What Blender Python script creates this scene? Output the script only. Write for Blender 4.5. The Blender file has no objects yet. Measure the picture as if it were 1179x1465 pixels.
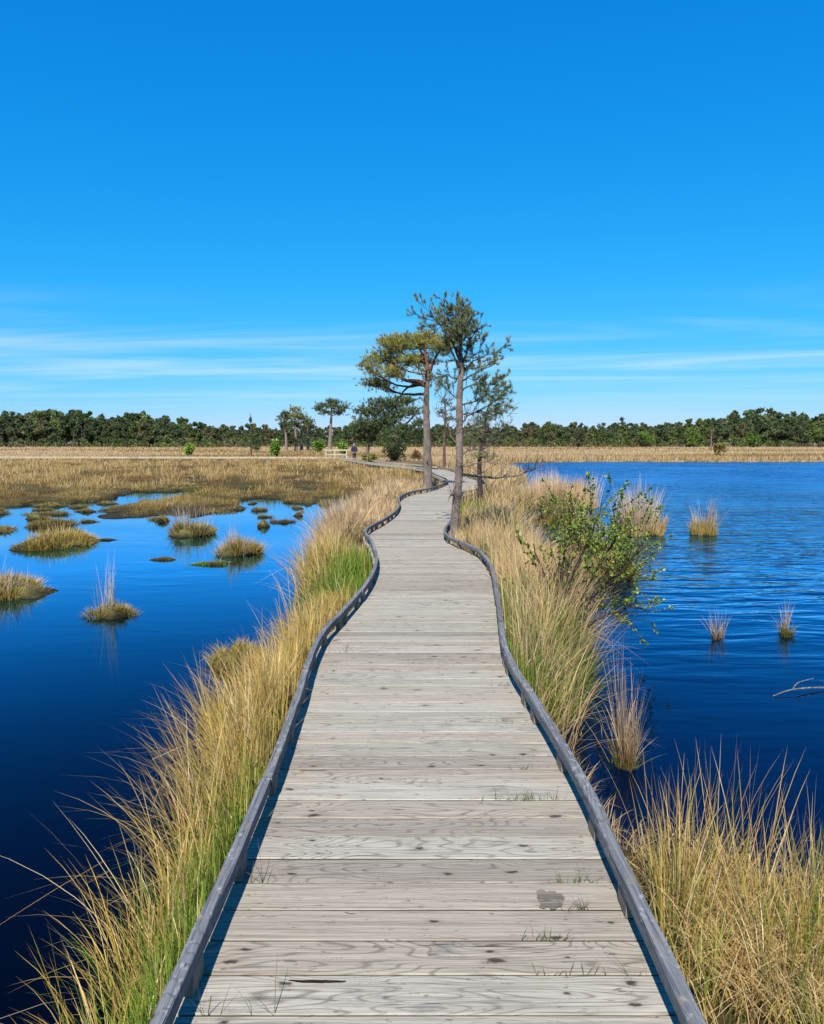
import bpy, math, random
import numpy as np
from mathutils import Vector

# ------------------------------------------------------------------ camera, sky, sun, exposure
SC = bpy.context.scene
COL = SC.collection
EYE = 1.5                    # lens height above the deck (deck top is z = 0)
WATER = -0.35                # water level
ALB = 0.62                   # common scale of the surface albedos
cam_data = bpy.data.cameras.new('camera')
cam_data.sensor_fit = 'HORIZONTAL'
cam_data.sensor_width = 36.0
cam_data.lens = 36.0 * 1120 / 1179
cam_data.clip_start = 0.05
cam_data.clip_end = 6000
cam = bpy.data.objects.new('camera', cam_data)
COL.objects.link(cam)
cam.location = (0, 0.135, EYE)
cam.rotation_euler = (math.radians(90 - 5.03), 0, 0)
SC.camera = cam

SUN_EL = math.radians(47)
SUN_AZ = math.radians(189.8)          # the sun stands behind the photographer, a little to the left
sun_vec = Vector((math.sin(SUN_AZ) * math.cos(SUN_EL), math.cos(SUN_AZ) * math.cos(SUN_EL), math.sin(SUN_EL)))

world = bpy.data.worlds.new('World')
SC.world = world
world.use_nodes = True
wn, wl = world.node_tree.nodes, world.node_tree.links
wn.clear()
w_out = wn.new('ShaderNodeOutputWorld')
w_bg = wn.new('ShaderNodeBackground')
w_bg.inputs['Strength'].default_value = 0.0615
sky = wn.new('ShaderNodeTexSky')
sky.sky_type = 'NISHITA'
sky.sun_disc = False
sky.sun_elevation = SUN_EL
sky.sun_rotation = SUN_AZ
sky.altitude = 50
sky.air_density = 1.0
sky.dust_density = 0.15
sky.ozone_density = 2.0
w_pre = wn.new('ShaderNodeVectorMath')          # deepen the blue, channel by channel
w_pre.operation = 'SCALE'
w_pre.inputs['Scale'].default_value = 0.1
wl.new(sky.outputs[0], w_pre.inputs[0])
w_spl = wn.new('ShaderNodeSeparateColor')
wl.new(w_pre.outputs[0], w_spl.inputs[0])
w_hsv = wn.new('ShaderNodeCombineColor')
for ch, (gain, power) in enumerate(((5.2, 2.35), (6.45, 0.735), (9.75, 0.43))):
    pw = wn.new('ShaderNodeMath')
    pw.operation = 'POWER'
    wl.new(w_spl.outputs[ch], pw.inputs[0])
    pw.inputs[1].default_value = power
    ml = wn.new('ShaderNodeMath')
    ml.operation = 'MULTIPLY'
    wl.new(pw.outputs[0], ml.inputs[0])
    ml.inputs[1].default_value = gain
    wl.new(ml.outputs[0], w_hsv.inputs[ch])
# thin cirrus low over the horizon
w_tc = wn.new('ShaderNodeTexCoord')
w_sep = wn.new('ShaderNodeSeparateXYZ')
wl.new(w_tc.outputs['Generated'], w_sep.inputs[0])


def wmath(op, a, b=None, clamp=False):
    n = wn.new('ShaderNodeMath')
    n.operation = op
    n.use_clamp = clamp
    for i, v in enumerate((a, b)):
        if v is None:
            continue
        if isinstance(v, (int, float)):
            n.inputs[i].default_value = v
        else:
            wl.new(v, n.inputs[i])
    return n.outputs[0]


zc = wmath('MAXIMUM', w_sep.outputs['Z'], 0.015)
zc = wmath('ADD', zc, 0.01)
cu = wmath('DIVIDE', w_sep.outputs['X'], zc)
cv = wmath('DIVIDE', w_sep.outputs['Y'], zc)
w_cmb = wn.new('ShaderNodeCombineXYZ')
wl.new(wmath('ADD', wmath('MULTIPLY', cu, 0.22), wmath('MULTIPLY', cv, 0.05)), w_cmb.inputs[0])
wl.new(wmath('ADD', wmath('MULTIPLY', cv, 0.62), wmath('MULTIPLY', cu, 0.09)), w_cmb.inputs[1])
w_cmb.inputs[2].default_value = 3.7
w_noise = wn.new('ShaderNodeTexNoise')
w_noise.inputs['Scale'].default_value = 0.75
w_noise.inputs['Detail'].default_value = 5
w_noise.inputs['Roughness'].default_value = 0.58
w_noise.inputs['Distortion'].default_value = 0.5
wl.new(w_cmb.outputs[0], w_noise.inputs['Vector'])
w_ramp = wn.new('ShaderNodeMapRange')
w_ramp.interpolation_type = 'SMOOTHSTEP'
w_ramp.inputs['From Min'].default_value = 0.40
w_ramp.inputs['From Max'].default_value = 0.78
w_ramp.inputs['To Max'].default_value = 0.55
wl.new(w_noise.outputs['Fac'], w_ramp.inputs['Value'])
w_lo = wn.new('ShaderNodeMapRange')
w_lo.interpolation_type = 'SMOOTHSTEP'
w_lo.inputs['From Min'].default_value = 0.02
w_lo.inputs['From Max'].default_value = 0.10
wl.new(w_sep.outputs['Z'], w_lo.inputs['Value'])
w_hi = wn.new('ShaderNodeMapRange')
w_hi.interpolation_type = 'SMOOTHSTEP'
w_hi.inputs['From Min'].default_value = 0.185
w_hi.inputs['From Max'].default_value = 0.12
wl.new(w_sep.outputs['Z'], w_hi.inputs['Value'])
c_fac = wmath('MULTIPLY', wmath('MULTIPLY', w_ramp.outputs[0], w_lo.outputs[0]), w_hi.outputs[0])
w_mix = wn.new('ShaderNodeMix')
w_mix.data_type = 'RGBA'
wl.new(c_fac, w_mix.inputs['Factor'])
wl.new(w_hsv.outputs['Color'], w_mix.inputs['A'])
w_mix.inputs['B'].default_value = (6.6, 7.8, 8.6, 1)
wl.new(w_mix.outputs['Result'], w_bg.inputs['Color'])
wl.new(w_bg.outputs[0], w_out.inputs['Surface'])

sun_data = bpy.data.lights.new('sun', 'SUN')
sun_data.energy = 5.0
sun_data.angle = math.radians(0.55)
sun_data.color = (1.0, 0.95, 0.87)
sun = bpy.data.objects.new('sun', sun_data)
COL.objects.link(sun)
sun.rotation_euler = (-sun_vec).to_track_quat('-Z', 'Y').to_euler()

SC.view_settings.view_transform = 'Standard'
SC.view_settings.look = 'None'
SC.view_settings.gamma = 1.0
SC.view_settings.exposure = 1.0
SC.render.engine = 'CYCLES'
SC.cycles.use_denoising = True
SC.cycles.max_bounces = 6
SC.cycles.transparent_max_bounces = 6
SC.cycles.caustics_reflective = False
SC.cycles.caustics_refractive = False

RNG = np.random.default_rng(11)
random.seed(5)


# ------------------------------------------------------------------ helpers
class MB:
    """collects vertices, faces and per-vertex colours for one mesh object"""

    def __init__(self):
        self.v, self.c, self.f3, self.f4, self.n = [], [], [], [], 0

    def add(self, v, tris=None, quads=None, col=(1, 1, 1)):
        v = np.asarray(v, np.float32).reshape(-1, 3)
        c = np.asarray(col, np.float32)
        if c.ndim == 1:
            c = np.tile(c, (len(v), 1))
        if tris is not None and len(tris):
            self.f3.append(np.asarray(tris, np.int32).reshape(-1, 3) + self.n)
        if quads is not None and len(quads):
            self.f4.append(np.asarray(quads, np.int32).reshape(-1, 4) + self.n)
        self.v.append(v)
        self.c.append(c)
        self.n += len(v)

    def box(self, c, s, col=(1, 1, 1), rz=0.0):
        c = np.asarray(c, float)
        h = np.asarray(s, float) / 2
        p = np.array([[x, y, z] for z in (-1, 1) for y in (-1, 1) for x in (-1, 1)], float) * h
        ca, sa = math.cos(rz), math.sin(rz)
        q = p.copy()
        q[:, 0] = p[:, 0] * ca - p[:, 1] * sa
        q[:, 1] = p[:, 0] * sa + p[:, 1] * ca
        self.add(q + c, quads=[(0, 2, 3, 1), (4, 5, 7, 6), (0, 1, 5, 4), (2, 6, 7, 3), (0, 4, 6, 2), (1, 3, 7, 5)], col=col)

    def tube(self, pts, rad, sides=6, col=(1, 1, 1), squash=None, caps=True):
        pts = np.asarray(pts, float)
        n = len(pts)
        rad = np.broadcast_to(np.asarray(rad, float), (n,))
        t = np.gradient(pts, axis=0)
        t /= np.linalg.norm(t, axis=1, keepdims=True) + 1e-9
        ref = np.array([0.0, 1.0, 0.05]) if abs(t[:, 2]).mean() > 0.7 else np.array([0.02, 0.03, 1.0])
        a = np.cross(t, ref)
        a /= np.linalg.norm(a, axis=1, keepdims=True) + 1e-9
        b = np.cross(t, a)
        th = np.linspace(0, 2 * math.pi, sides, endpoint=False)
        ring = pts[:, None, :] + rad[:, None, None] * (np.cos(th)[None, :, None] * a[:, None, :] + np.sin(th)[None, :, None] * b[:, None, :])
        i = np.arange(n - 1)[:, None] * sides
        j = np.arange(sides)[None, :]
        k = (np.arange(sides)[None, :] + 1) % sides
        q = np.stack([i + j, i + k, i + sides + k, i + sides + j], -1).reshape(-1, 4)
        tr = []
        if caps:
            for s in range(1, sides - 1):
                tr.append((0, s, s + 1))
                o = (n - 1) * sides
                tr.append((o, o + s + 1, o + s))
        c = np.asarray(col, float)
        if c.ndim == 2:
            c = np.repeat(c, sides, axis=0)
        self.add(ring.reshape(-1, 3), tris=tr, quads=q, col=c)

    def build(self, name, mat, parent=None, smooth=False, loc=(0, 0, 0)):
        me = bpy.data.meshes.new(name)
        v = np.concatenate(self.v).astype(np.float32)
        loc = np.asarray(loc, np.float32)
        v = v - loc
        c = np.concatenate(self.c) * ALB
        f3 = np.concatenate(self.f3) if self.f3 else np.zeros((0, 3), np.int32)
        f4 = np.concatenate(self.f4) if self.f4 else np.zeros((0, 4), np.int32)
        me.vertices.add(len(v))
        me.vertices.foreach_set('co', v.ravel())
        me.loops.add(f3.size + f4.size)
        me.loops.foreach_set('vertex_index', np.concatenate([f3.ravel(), f4.ravel()]).astype(np.int32))
        me.polygons.add(len(f3) + len(f4))
        st = np.concatenate([np.arange(len(f3)) * 3, f3.size + np.arange(len(f4)) * 4]).astype(np.int32)
        me.polygons.foreach_set('loop_start', st)
        me.polygons.foreach_set('use_smooth', np.full(len(f3) + len(f4), bool(smooth)))
        me.update(calc_edges=True)
        at = me.attributes.new('Col', 'FLOAT_COLOR', 'POINT')
        at.data.foreach_set('color', np.concatenate([c, np.ones((len(c), 1))], 1).astype(np.float32).ravel())
        me.materials.append(mat)
        o = bpy.data.objects.new(name, me)
        COL.objects.link(o)
        o.location = loc.tolist()
        if parent is not None:
            o.parent = parent
            o.location = (Vector(loc.tolist()) - parent.location)
        return o


def tag(o, label=None, cat=None, group=None, kind=None):
    if label:
        o['label'] = label
    if cat:
        o['category'] = cat
    if group:
        o['group'] = group
    if kind:
        o['kind'] = kind
    return o


def thing(name, loc, label, cat, group=None):
    o = bpy.data.objects.new(name, None)
    o.empty_display_size = 0.2
    COL.objects.link(o)
    o.location = loc
    return tag(o, label, cat, group)


def spline(pts, n):
    """Catmull-Rom through the points, n samples"""
    p = np.asarray(pts, float)
    if len(p) == 2:
        return p[0] + (p[1] - p[0]) * np.linspace(0, 1, n)[:, None]
    e = np.vstack([2 * p[0] - p[1], p, 2 * p[-1] - p[-2]])
    t = np.linspace(0, len(p) - 1 - 1e-6, n)
    i = t.astype(int)
    u = (t - i)[:, None]
    a, b, c, d = e[i], e[i + 1], e[i + 2], e[i + 3]
    return 0.5 * (2 * b + (c - a) * u + (2 * a - 5 * b + 4 * c - d) * u ** 2 + (3 * b - a - 3 * c + d) * u ** 3)


def curve1(xs, ys):
    """smooth y(x)"""
    xs, ys = np.asarray(xs, float), np.asarray(ys, float)
    m = np.gradient(ys, xs)

    def f(x):
        x = np.asarray(x, float)
        i = np.clip(np.searchsorted(xs, x) - 1, 0, len(xs) - 2)
        h = xs[i + 1] - xs[i]
        u = np.clip((x - xs[i]) / h, 0, 1)
        return ((1 + 2 * u) * (1 - u) ** 2 * ys[i] + u * (1 - u) ** 2 * h * m[i] + u * u * (3 - 2 * u) * ys[i + 1] + u * u * (u - 1) * h * m[i + 1])
    return f


def vnoise(x, y, seed=0):
    """cheap smooth value noise, about -1..1"""
    r = np.random.default_rng(seed)
    out = np.zeros_like(np.asarray(x, float))
    for k in range(6):
        a = r.uniform(0, 6.28)
        fr = r.uniform(0.6, 1.7)
        out = out + np.sin((x * math.cos(a) + y * math.sin(a)) * fr + r.uniform(0, 6.28) + 1.3 * np.sin((x * math.sin(a) - y * math.cos(a)) * fr * 0.6 + k))
    return out / 3.2


# ------------------------------------------------------------------ materials
def new_mat(name):
    m = bpy.data.materials.new(name)
    m.use_nodes = True
    nt = m.node_tree
    for n in list(nt.nodes):
        nt.nodes.remove(n)
    out = nt.nodes.new('ShaderNodeOutputMaterial')
    return m, nt, out


class NT:
    def __init__(self, nt):
        self.t = nt

    def n(self, kind, **kw):
        nd = self.t.nodes.new('ShaderNode' + kind)
        for k, v in kw.items():
            if k in nd.inputs:
                self.set(nd.inputs[k], v)
            else:
                setattr(nd, k, v)
        return nd

    def set(self, sock, v):
        if hasattr(v, 'links') or isinstance(v, bpy.types.NodeSocket):
            self.t.links.new(v, sock)
        else:
            sock.default_value = v

    def math(self, op, a, b=0.0, clamp=False):
        nd = self.t.nodes.new('ShaderNodeMath')
        nd.operation = op
        nd.use_clamp = clamp
        self.set(nd.inputs[0], a)
        self.set(nd.inputs[1], b)
        return nd.outputs[0]

    def mix(self, f, a, b, blend='MIX'):
        nd = self.t.nodes.new('ShaderNodeMix')
        nd.data_type = 'RGBA'
        nd.blend_type = blend
        self.set(nd.inputs['Factor'], f)
        self.set(nd.inputs['A'], a)
        self.set(nd.inputs['B'], b)
        return nd.outputs['Result']

    def ramp(self, v, lo, hi, a=0.0, b=1.0, smooth=True):
        nd = self.t.nodes.new('ShaderNodeMapRange')
        nd.interpolation_type = 'SMOOTHSTEP' if smooth else 'LINEAR'
        self.set(nd.inputs['Value'], v)
        for k, x in (('From Min', lo), ('From Max', hi), ('To Min', a), ('To Max', b)):
            nd.inputs[k].default_value = x
        return nd.outputs[0]

    def noise(self, vec, scale, detail=4, rough=0.55, dist=0.0):
        nd = self.n('TexNoise')
        self.set(nd.inputs['Vector'], vec)
        nd.inputs['Scale'].default_value = scale
        nd.inputs['Detail'].default_value = detail
        nd.inputs['Roughness'].default_value = rough
        nd.inputs['Distortion'].default_value = dist
        return nd.outputs['Fac']

    def scaled(self, vec, s, off=None):
        nd = self.n('VectorMath', operation='MULTIPLY')
        self.set(nd.inputs[0], vec)
        nd.inputs[1].default_value = s
        if off is None:
            return nd.outputs[0]
        ad = self.n('VectorMath', operation='ADD')
        self.set(ad.inputs[0], nd.outputs[0])
        self.set(ad.inputs[1], off)
        return ad.outputs[0]


def leaf_mat(name, rough=0.6, trans=0.3, var=0.12):
    """blades, needles and leaves: own colour per blade from the mesh, some light through them"""
    m, nt, out = new_mat(name)
    g = NT(nt)
    col = g.n('Attribute', attribute_name='Col').outputs['Color']
    geo = g.n('NewGeometry')
    v = g.ramp(g.noise(geo.outputs['Position'], 3.0, 2), 0.3, 0.7, 1 - var, 1 + var)
    c = g.n('VectorMath', operation='SCALE')
    g.set(c.inputs[0], col)
    g.set(c.inputs['Scale'], v)
    d = g.n('BsdfPrincipled', Roughness=rough)
    g.set(d.inputs['Base Color'], c.outputs[0])
    d.inputs['Specular IOR Level'].default_value = 0.25
    t = g.n('BsdfTranslucent')
    g.set(t.inputs['Color'], c.outputs[0])
    mx = g.n('MixShader')
    mx.inputs[0].default_value = trans
    nt.links.new(d.outputs[0], mx.inputs[1])
    nt.links.new(t.outputs[0], mx.inputs[2])
    nt.links.new(mx.outputs[0], out.inputs['Surface'])
    return m


def bark_mat():
    m, nt, out = new_mat('bark')
    g = NT(nt)
    col = g.n('Attribute', attribute_name='Col').outputs['Color']
    geo = g.n('NewGeometry').outputs['Position']
    vec = g.scaled(geo, (26, 26, 7))
    vo = g.n('TexVoronoi', feature='DISTANCE_TO_EDGE')
    nv = g.n('VectorMath', operation='ADD')
    g.set(nv.inputs[0], vec)
    nz = g.n('TexNoise', Scale=0.6)
    g.set(nz.inputs['Vector'], vec)
    g.set(nv.inputs[1], nz.outputs['Color'])
    g.set(vo.inputs['Vector'], nv.outputs[0])
    crack = g.ramp(vo.outputs['Distance'], 0.0, 0.22)
    tone = g.ramp(g.noise(geo, 7, 4), 0.3, 0.7, 0.75, 1.2)
    k = g.math('MULTIPLY', g.math('ADD', g.math('MULTIPLY', crack, 0.5), 0.5), tone)
    c = g.n('VectorMath', operation='SCALE')
    g.set(c.inputs[0], col)
    g.set(c.inputs['Scale'], k)
    p = g.n('BsdfPrincipled', Roughness=0.9)
    p.inputs['Specular IOR Level'].default_value = 0.15
    g.set(p.inputs['Base Color'], c.outputs[0])
    bp = g.n('Bump', Strength=0.8, Distance=0.02)
    g.set(bp.inputs['Height'], crack)
    g.set(p.inputs['Normal'], bp.outputs[0])
    nt.links.new(p.outputs[0], out.inputs['Surface'])
    return m


def plank_mat(name, along='X', c_lo=(0.215, 0.19, 0.155), c_hi=(0.475, 0.435, 0.37), strength=1.0, lichen=0.0):
    """weathered softwood: growth rings, streaks, knots, checks and mildew in object space"""
    m, nt, out = new_mat(name)
    g = NT(nt)
    tc = g.n('TexCoord').outputs['Object']
    oi = g.n('ObjectInfo')
    rnd = oi.outputs['Random']
    off = g.n('CombineXYZ')
    g.set(off.inputs[0], g.math('MULTIPLY', rnd, 37.0))
    g.set(off.inputs[1], g.math('MULTIPLY', rnd, 91.0))
    g.set(off.inputs[2], g.math('MULTIPLY', rnd, 13.0))
    off = off.outputs[0]
    L = (lambda a, b: (a, b, b)) if along == 'X' else (lambda a, b: (b, a, b))
    # cathedral figure: contour lines of a long stretched height field
    fld = g.noise(g.scaled(tc, L(1.3, 8.0), off), 1.0, 1.5, 0.4)
    rings = g.math('FRACT', g.math('MULTIPLY', fld, 26.0))
    rings = g.math('ABSOLUTE', g.math('SUBTRACT', rings, 0.5))
    rings = g.ramp(rings, 0.01, 0.20)
    amp = g.ramp(g.noise(g.scaled(tc, L(0.7, 2.0), off), 1.0, 1), 0.40, 0.62)
    streak = g.noise(g.scaled(tc, L(2.2, 110.0), off), 1.0, 4, 0.7)
    fine = g.noise(g.scaled(tc, L(9.0, 320.0), off), 1.0, 3, 0.6)
    tone = g.ramp(streak, 0.26, 0.70)
    base = g.mix(tone, (*c_lo, 1), (*c_hi, 1))
    base = g.mix(g.math('MULTIPLY', g.math('MULTIPLY', g.math('SUBTRACT', 1.0, rings), amp), 0.75), base, (c_lo[0] * .62, c_lo[1] * .58, c_lo[2] * .55, 1))
    base = g.mix(g.ramp(fine, 0.35, 0.75, 0.0, 0.35), base, (c_hi[0] * 1.12, c_hi[1] * 1.12, c_hi[2] * 1.1, 1))
    # board to board tint
    tint = g.n('ValToRGB')
    el = tint.color_ramp.elements
    el[0].color, el[0].position = (0.74, 0.72, 0.70, 1), 0.0
    el[1].color, el[1].position = (1.13, 1.13, 1.12, 1), 1.0
    e = el.new(0.35)
    e.color = (1.0, 0.96, 0.90, 1)
    e = el.new(0.7)
    e.color = (0.97, 1.0, 0.97, 1)
    g.set(tint.inputs[0], g.math('FRACT', g.math('MULTIPLY', rnd, 7.13)))
    base = g.mix(1.0, base, tint.outputs[0], 'MULTIPLY')
    # mildew blotches
    mil = g.ramp(g.noise(g.scaled(tc, L(4.0, 9.0), off), 1.0, 5, 0.7), 0.55, 0.72, 0, 0.62)
    base = g.mix(mil, base, (0.17, 0.165, 0.15, 1))
    speck = g.ramp(g.noise(g.scaled(tc, L(18.0, 60.0), off), 1.0, 3, 0.65), 0.62, 0.69, 0, 0.85)
    base = g.mix(speck, base, (0.13, 0.12, 0.10, 1))
    if lichen:
        li = g.ramp(g.noise(tc, 26.0, 4, 0.65), 0.56, 0.66, 0, lichen)
        base = g.mix(li, base, (0.40, 0.41, 0.40, 1))
        wr = g.ramp(g.noise(tc, 9.0, 3, 0.6), 0.55, 0.7, 0, lichen)
        base = g.mix(wr, base, (0.24, 0.20, 0.155, 1))
    # knots
    vo = g.n('TexVoronoi', feature='F1', Scale=1.0, voronoi_dimensions='2D')
    kv = g.scaled(tc, L(5.2, 11.5), off)
    kn = g.n('TexNoise', Scale=2.5)
    g.set(kn.inputs['Vector'], kv)
    ka = g.n('VectorMath', operation='MULTIPLY_ADD')
    g.set(ka.inputs[0], kn.outputs['Color'])
    ka.inputs[1].default_value = (0.25, 0.25, 0.25)
    g.set(ka.inputs[2], kv)
    g.set(vo.inputs['Vector'], ka.outputs[0])
    sep = g.n('SeparateColor')
    g.set(sep.inputs[0], vo.outputs['Color'])
    has = g.math('GREATER_THAN', sep.outputs[0], 0.76)
    kd = vo.outputs['Distance']
    ksz = g.ramp(sep.outputs[1], 0.0, 1.0, 0.45, 1.35, False)
    kd = g.math('DIVIDE', kd, ksz)
    kd = g.math('ADD', kd, g.math('MULTIPLY', g.math('SUBTRACT', g.noise(g.scaled(tc, L(60.0, 110.0), off), 1.0, 2, 0.6), 0.5), 0.16))
    knot = g.math('MULTIPLY', g.ramp(kd, 0.13, 0.04), has)
    halo = g.math('MULTIPLY', g.ramp(kd, 0.30, 0.10), has)
    base = g.mix(g.math('MULTIPLY', halo, 0.35), base, (0.24, 0.19, 0.14, 1))
    base = g.mix(g.math('MULTIPLY', knot, 0.92), base, (0.035, 0.028, 0.024, 1))
    # drying checks
    ck = g.noise(g.scaled(tc, L(1.6, 60.0), off), 1.0, 1, 0.4)
    ckl = g.math('ABSOLUTE', g.math('SUBTRACT', ck, 0.5))
    gate = g.ramp(g.noise(g.scaled(tc, L(2.0, 14.0), off), 1.0, 2), 0.60, 0.66)
    check = g.math('MULTIPLY', g.ramp(ckl, 0.018, 0.004), gate)
    base = g.mix(g.math('MULTIPLY', check, 0.85), base, (0.05, 0.042, 0.035, 1))
    sc = g.n('VectorMath', operation='SCALE')
    g.set(sc.inputs[0], base)
    sc.inputs['Scale'].default_value = ALB
    p = g.n('BsdfPrincipled', Roughness=0.85)
    p.inputs['Specular IOR Level'].default_value = 0.2
    g.set(p.inputs['Base Color'], sc.outputs[0])
    h = g.math('SUBTRACT', g.math('ADD', g.math('MULTIPLY', streak, 0.6), g.math('MULTIPLY', rings, 0.25)), g.math('ADD', check, g.math('MULTIPLY', knot, 0.3)))
    bp = g.n('Bump', Strength=0.45 * strength, Distance=0.004)
    g.set(bp.inputs['Height'], h)
    g.set(p.inputs['Normal'], bp.outputs[0])
    nt.links.new(p.outputs[0], out.inputs['Surface'])
    return m


def water_mat(name, base, ripple):
    """peat water: almost black body, sky-reflecting skin whose strength follows the Fresnel angle"""
    m, nt, out = new_mat(name)
    g = NT(nt)
    pos = g.n('NewGeometry').outputs['Position']
    body = g.n('BsdfDiffuse')
    body.inputs['Color'].default_value = (*base, 1)
    skin = g.n('BsdfGlossy')
    skin.inputs['Color'].default_value = (0.36, 0.70, 1.0, 1)
    skin.inputs['Roughness'].default_value = 0.03
    if ripple > 0.5:
        wv = g.noise(g.scaled(pos, (0.75, 2.7, 1)), 1.0, 2, 0.45, 0.5)
        wf = g.noise(g.scaled(pos, (2.4, 6.5, 1)), 1.0, 2, 0.5, 0.3)
        calm = g.ramp(g.noise(g.scaled(pos, (0.10, 0.16, 1)), 1.0, 2), 0.30, 0.62, 0.5, 1.0)
        sy = g.n('SeparateXYZ')
        g.set(sy.inputs[0], pos)
        lee = g.math('MULTIPLY', g.ramp(sy.outputs['Y'], 4.0, 13.0, 0.10, 1.0), g.ramp(sy.outputs['Y'], 10.0, 60.0, 1.0, 2.6))   # the near water lies in the lee of the bank
        h = g.math('MULTIPLY', g.math('MULTIPLY', g.math('ADD', wv, g.math('MULTIPLY', wf, 0.35)), calm), lee)
        bp = g.n('Bump', Strength=1.0, Distance=0.075 * ripple)
        g.set(skin.inputs['Roughness'], g.ramp(sy.outputs['Y'], 9.0, 45.0, 0.04, 0.20))   # wind-ruffled further out
    else:
        h = g.noise(g.scaled(pos, (1.1, 3.2, 1)), 1.0, 3, 0.5, 0.4)
        patch = g.ramp(g.noise(g.scaled(pos, (0.22, 0.35, 1)), 1.0, 1), 0.42, 0.66, 0.25, 1.0)
        h = g.math('MULTIPLY', h, patch)
        bp = g.n('Bump', Strength=1.0, Distance=0.045 * ripple)
    g.set(bp.inputs['Height'], h)
    g.set(skin.inputs['Normal'], bp.outputs[0])
    fr = g.n('Fresnel', IOR=1.333)
    g.set(fr.inputs['Normal'], bp.outputs[0])
    k = g.math('MINIMUM', g.math('MULTIPLY', g.math('POWER', fr.outputs[0], 1.75), 4.3), 0.90)
    mx = g.n('MixShader')
    g.set(mx.inputs[0], k)
    nt.links.new(body.outputs[0], mx.inputs[1])
    nt.links.new(skin.outputs[0], mx.inputs[2])
    nt.links.new(mx.outputs[0], out.inputs['Surface'])
    return m


def ground_mat():
    m, nt, out = new_mat('peat_ground')
    g = NT(nt)
    col = g.n('Attribute', attribute_name='Col').outputs['Color']
    pos = g.n('NewGeometry').outputs['Position']
    a = g.noise(pos, 0.55, 5, 0.6)
    b = g.noise(pos, 9.0, 5, 0.7)
    far = g.noise(g.scaled(pos, (0.05, 0.16, 1)), 1.0, 5, 0.65)
    k = g.math('MULTIPLY', g.math('MULTIPLY', g.ramp(a, 0.3, 0.7, 0.75, 1.25), g.ramp(b, 0.25, 0.75, 0.55, 1.35)), g.ramp(far, 0.3, 0.7, 0.8, 1.2))
    c = g.n('VectorMath', operation='SCALE')
    g.set(c.inputs[0], col)
    g.set(c.inputs['Scale'], k)
    p = g.n('BsdfPrincipled', Roughness=0.95)
    p.inputs['Specular IOR Level'].default_value = 0.1
    g.set(p.inputs['Base Color'], c.outputs[0])
    bp = g.n('Bump', Strength=0.7, Distance=0.05)
    g.set(bp.inputs['Height'], b)
    g.set(p.inputs['Normal'], bp.outputs[0])
    nt.links.new(p.outputs[0], out.inputs['Surface'])
    return m


def plain_mat(name, c, rough=0.7, grain=0.15, scale=30):
    m, nt, out = new_mat(name)
    g = NT(nt)
    pos = g.n('TexCoord').outputs['Object']
    k = g.ramp(g.noise(pos, scale, 4), 0.3, 0.7, 1 - grain, 1 + grain)
    cc = g.n('VectorMath', operation='SCALE')
    cc.inputs[0].default_value = [q * ALB for q in c]
    g.set(cc.inputs['Scale'], k)
    p = g.n('BsdfPrincipled', Roughness=rough)
    g.set(p.inputs['Base Color'], cc.outputs[0])
    nt.links.new(p.outputs[0], out.inputs['Surface'])
    return m


M_GRASS = leaf_mat('dry_grass', 0.65, 0.30)
M_NEEDLE = leaf_mat('pine_needles', 0.5, 0.18)
M_LEAF = leaf_mat('broad_leaves', 0.4, 0.35)
M_WOODS = leaf_mat('far_foliage', 0.8, 0.38, 0.2)
M_BARK = bark_mat()
M_PLANK = plank_mat('deck_planks')
M_RAIL = plank_mat('kerb_timber', 'Y', (0.06, 0.064, 0.075), (0.25, 0.258, 0.285), 2.4, 0.6)
M_BLOCK = plank_mat('block_timber', 'Y', (0.17, 0.15, 0.12), (0.30, 0.27, 0.22))
M_DAMP = plank_mat('damp_plank', 'X', (0.09, 0.08, 0.066), (0.27, 0.245, 0.205))
M_DARKWOOD = plain_mat('bearer_timber', (0.09, 0.08, 0.065), 0.9, 0.3, 18)
M_PLUG = plain_mat('plug_wood', (0.26, 0.26, 0.27), 0.7, 0.2, 90)
M_FARWOOD = plain_mat('pale_timber', (0.50, 0.43, 0.30), 0.8, 0.2, 4)
M_POND = water_mat('pond_water', (0.0003, 0.0006, 0.002), 0.10)
M_LAKE = water_mat('lake_water', (0.0003, 0.0022, 0.012), 1.0)
M_GROUND = ground_mat()
M_MOUND = M_GROUND

# ------------------------------------------------------------------ plan of the place
L_EDGE = curve1([-3, 0, 2.08, 2.7, 4.4, 5.25, 5.9, 6.45, 7.5, 8.5, 9.1, 9.8, 11.1, 12.7, 14.2, 16.1, 17.9, 20.2, 22.5, 24.3, 27.1, 28.8, 31, 33, 37, 40, 43, 46],
                [-.585, -.585, -.585, -.578, -.612, -.645, -.632, -.563, -.452, -.398, -.395, -.425, -.54, -.72, -.527, -.323, -.264, -.30, -.01, .58, 1.1, 1.33, 1.36, 1.2, 1.0, .9, .55, -.2])
R_EDGE = curve1([-3, 0, 2.03, 2.56, 3.4, 4.34, 4.9, 5.4, 6.3, 8.1, 9.0, 9.8, 10.6, 11.05, 11.5, 12.1, 12.8, 13.5, 16, 18, 20.2, 22, 24, 26, 28.8, 31, 33, 37, 40, 43, 46],
                [.66, .665, .667, .674, .676, .635, .605, .605, .68, .825, .875, .874, .79, .686, .576, .495, .51, .595, .88, .98, 1.05, 1.35, 1.95, 2.4, 2.62, 2.62, 2.45, 2.25, 2.15, 1.9, 1.3])
SHORE_L = curve1([-4, 0, 2.5, 3, 3.8, 4.5, 5.5, 6.4, 7.8, 10.6, 14.2, 17.9, 19.5, 25.6, 28],
                 [-.9, -.9, -.92, -.95, -.98, -.98, -1.02, -1.06, -1.18, -1.38, -1.55, -1.5, -1.4, -1.3, -1.35])
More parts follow.
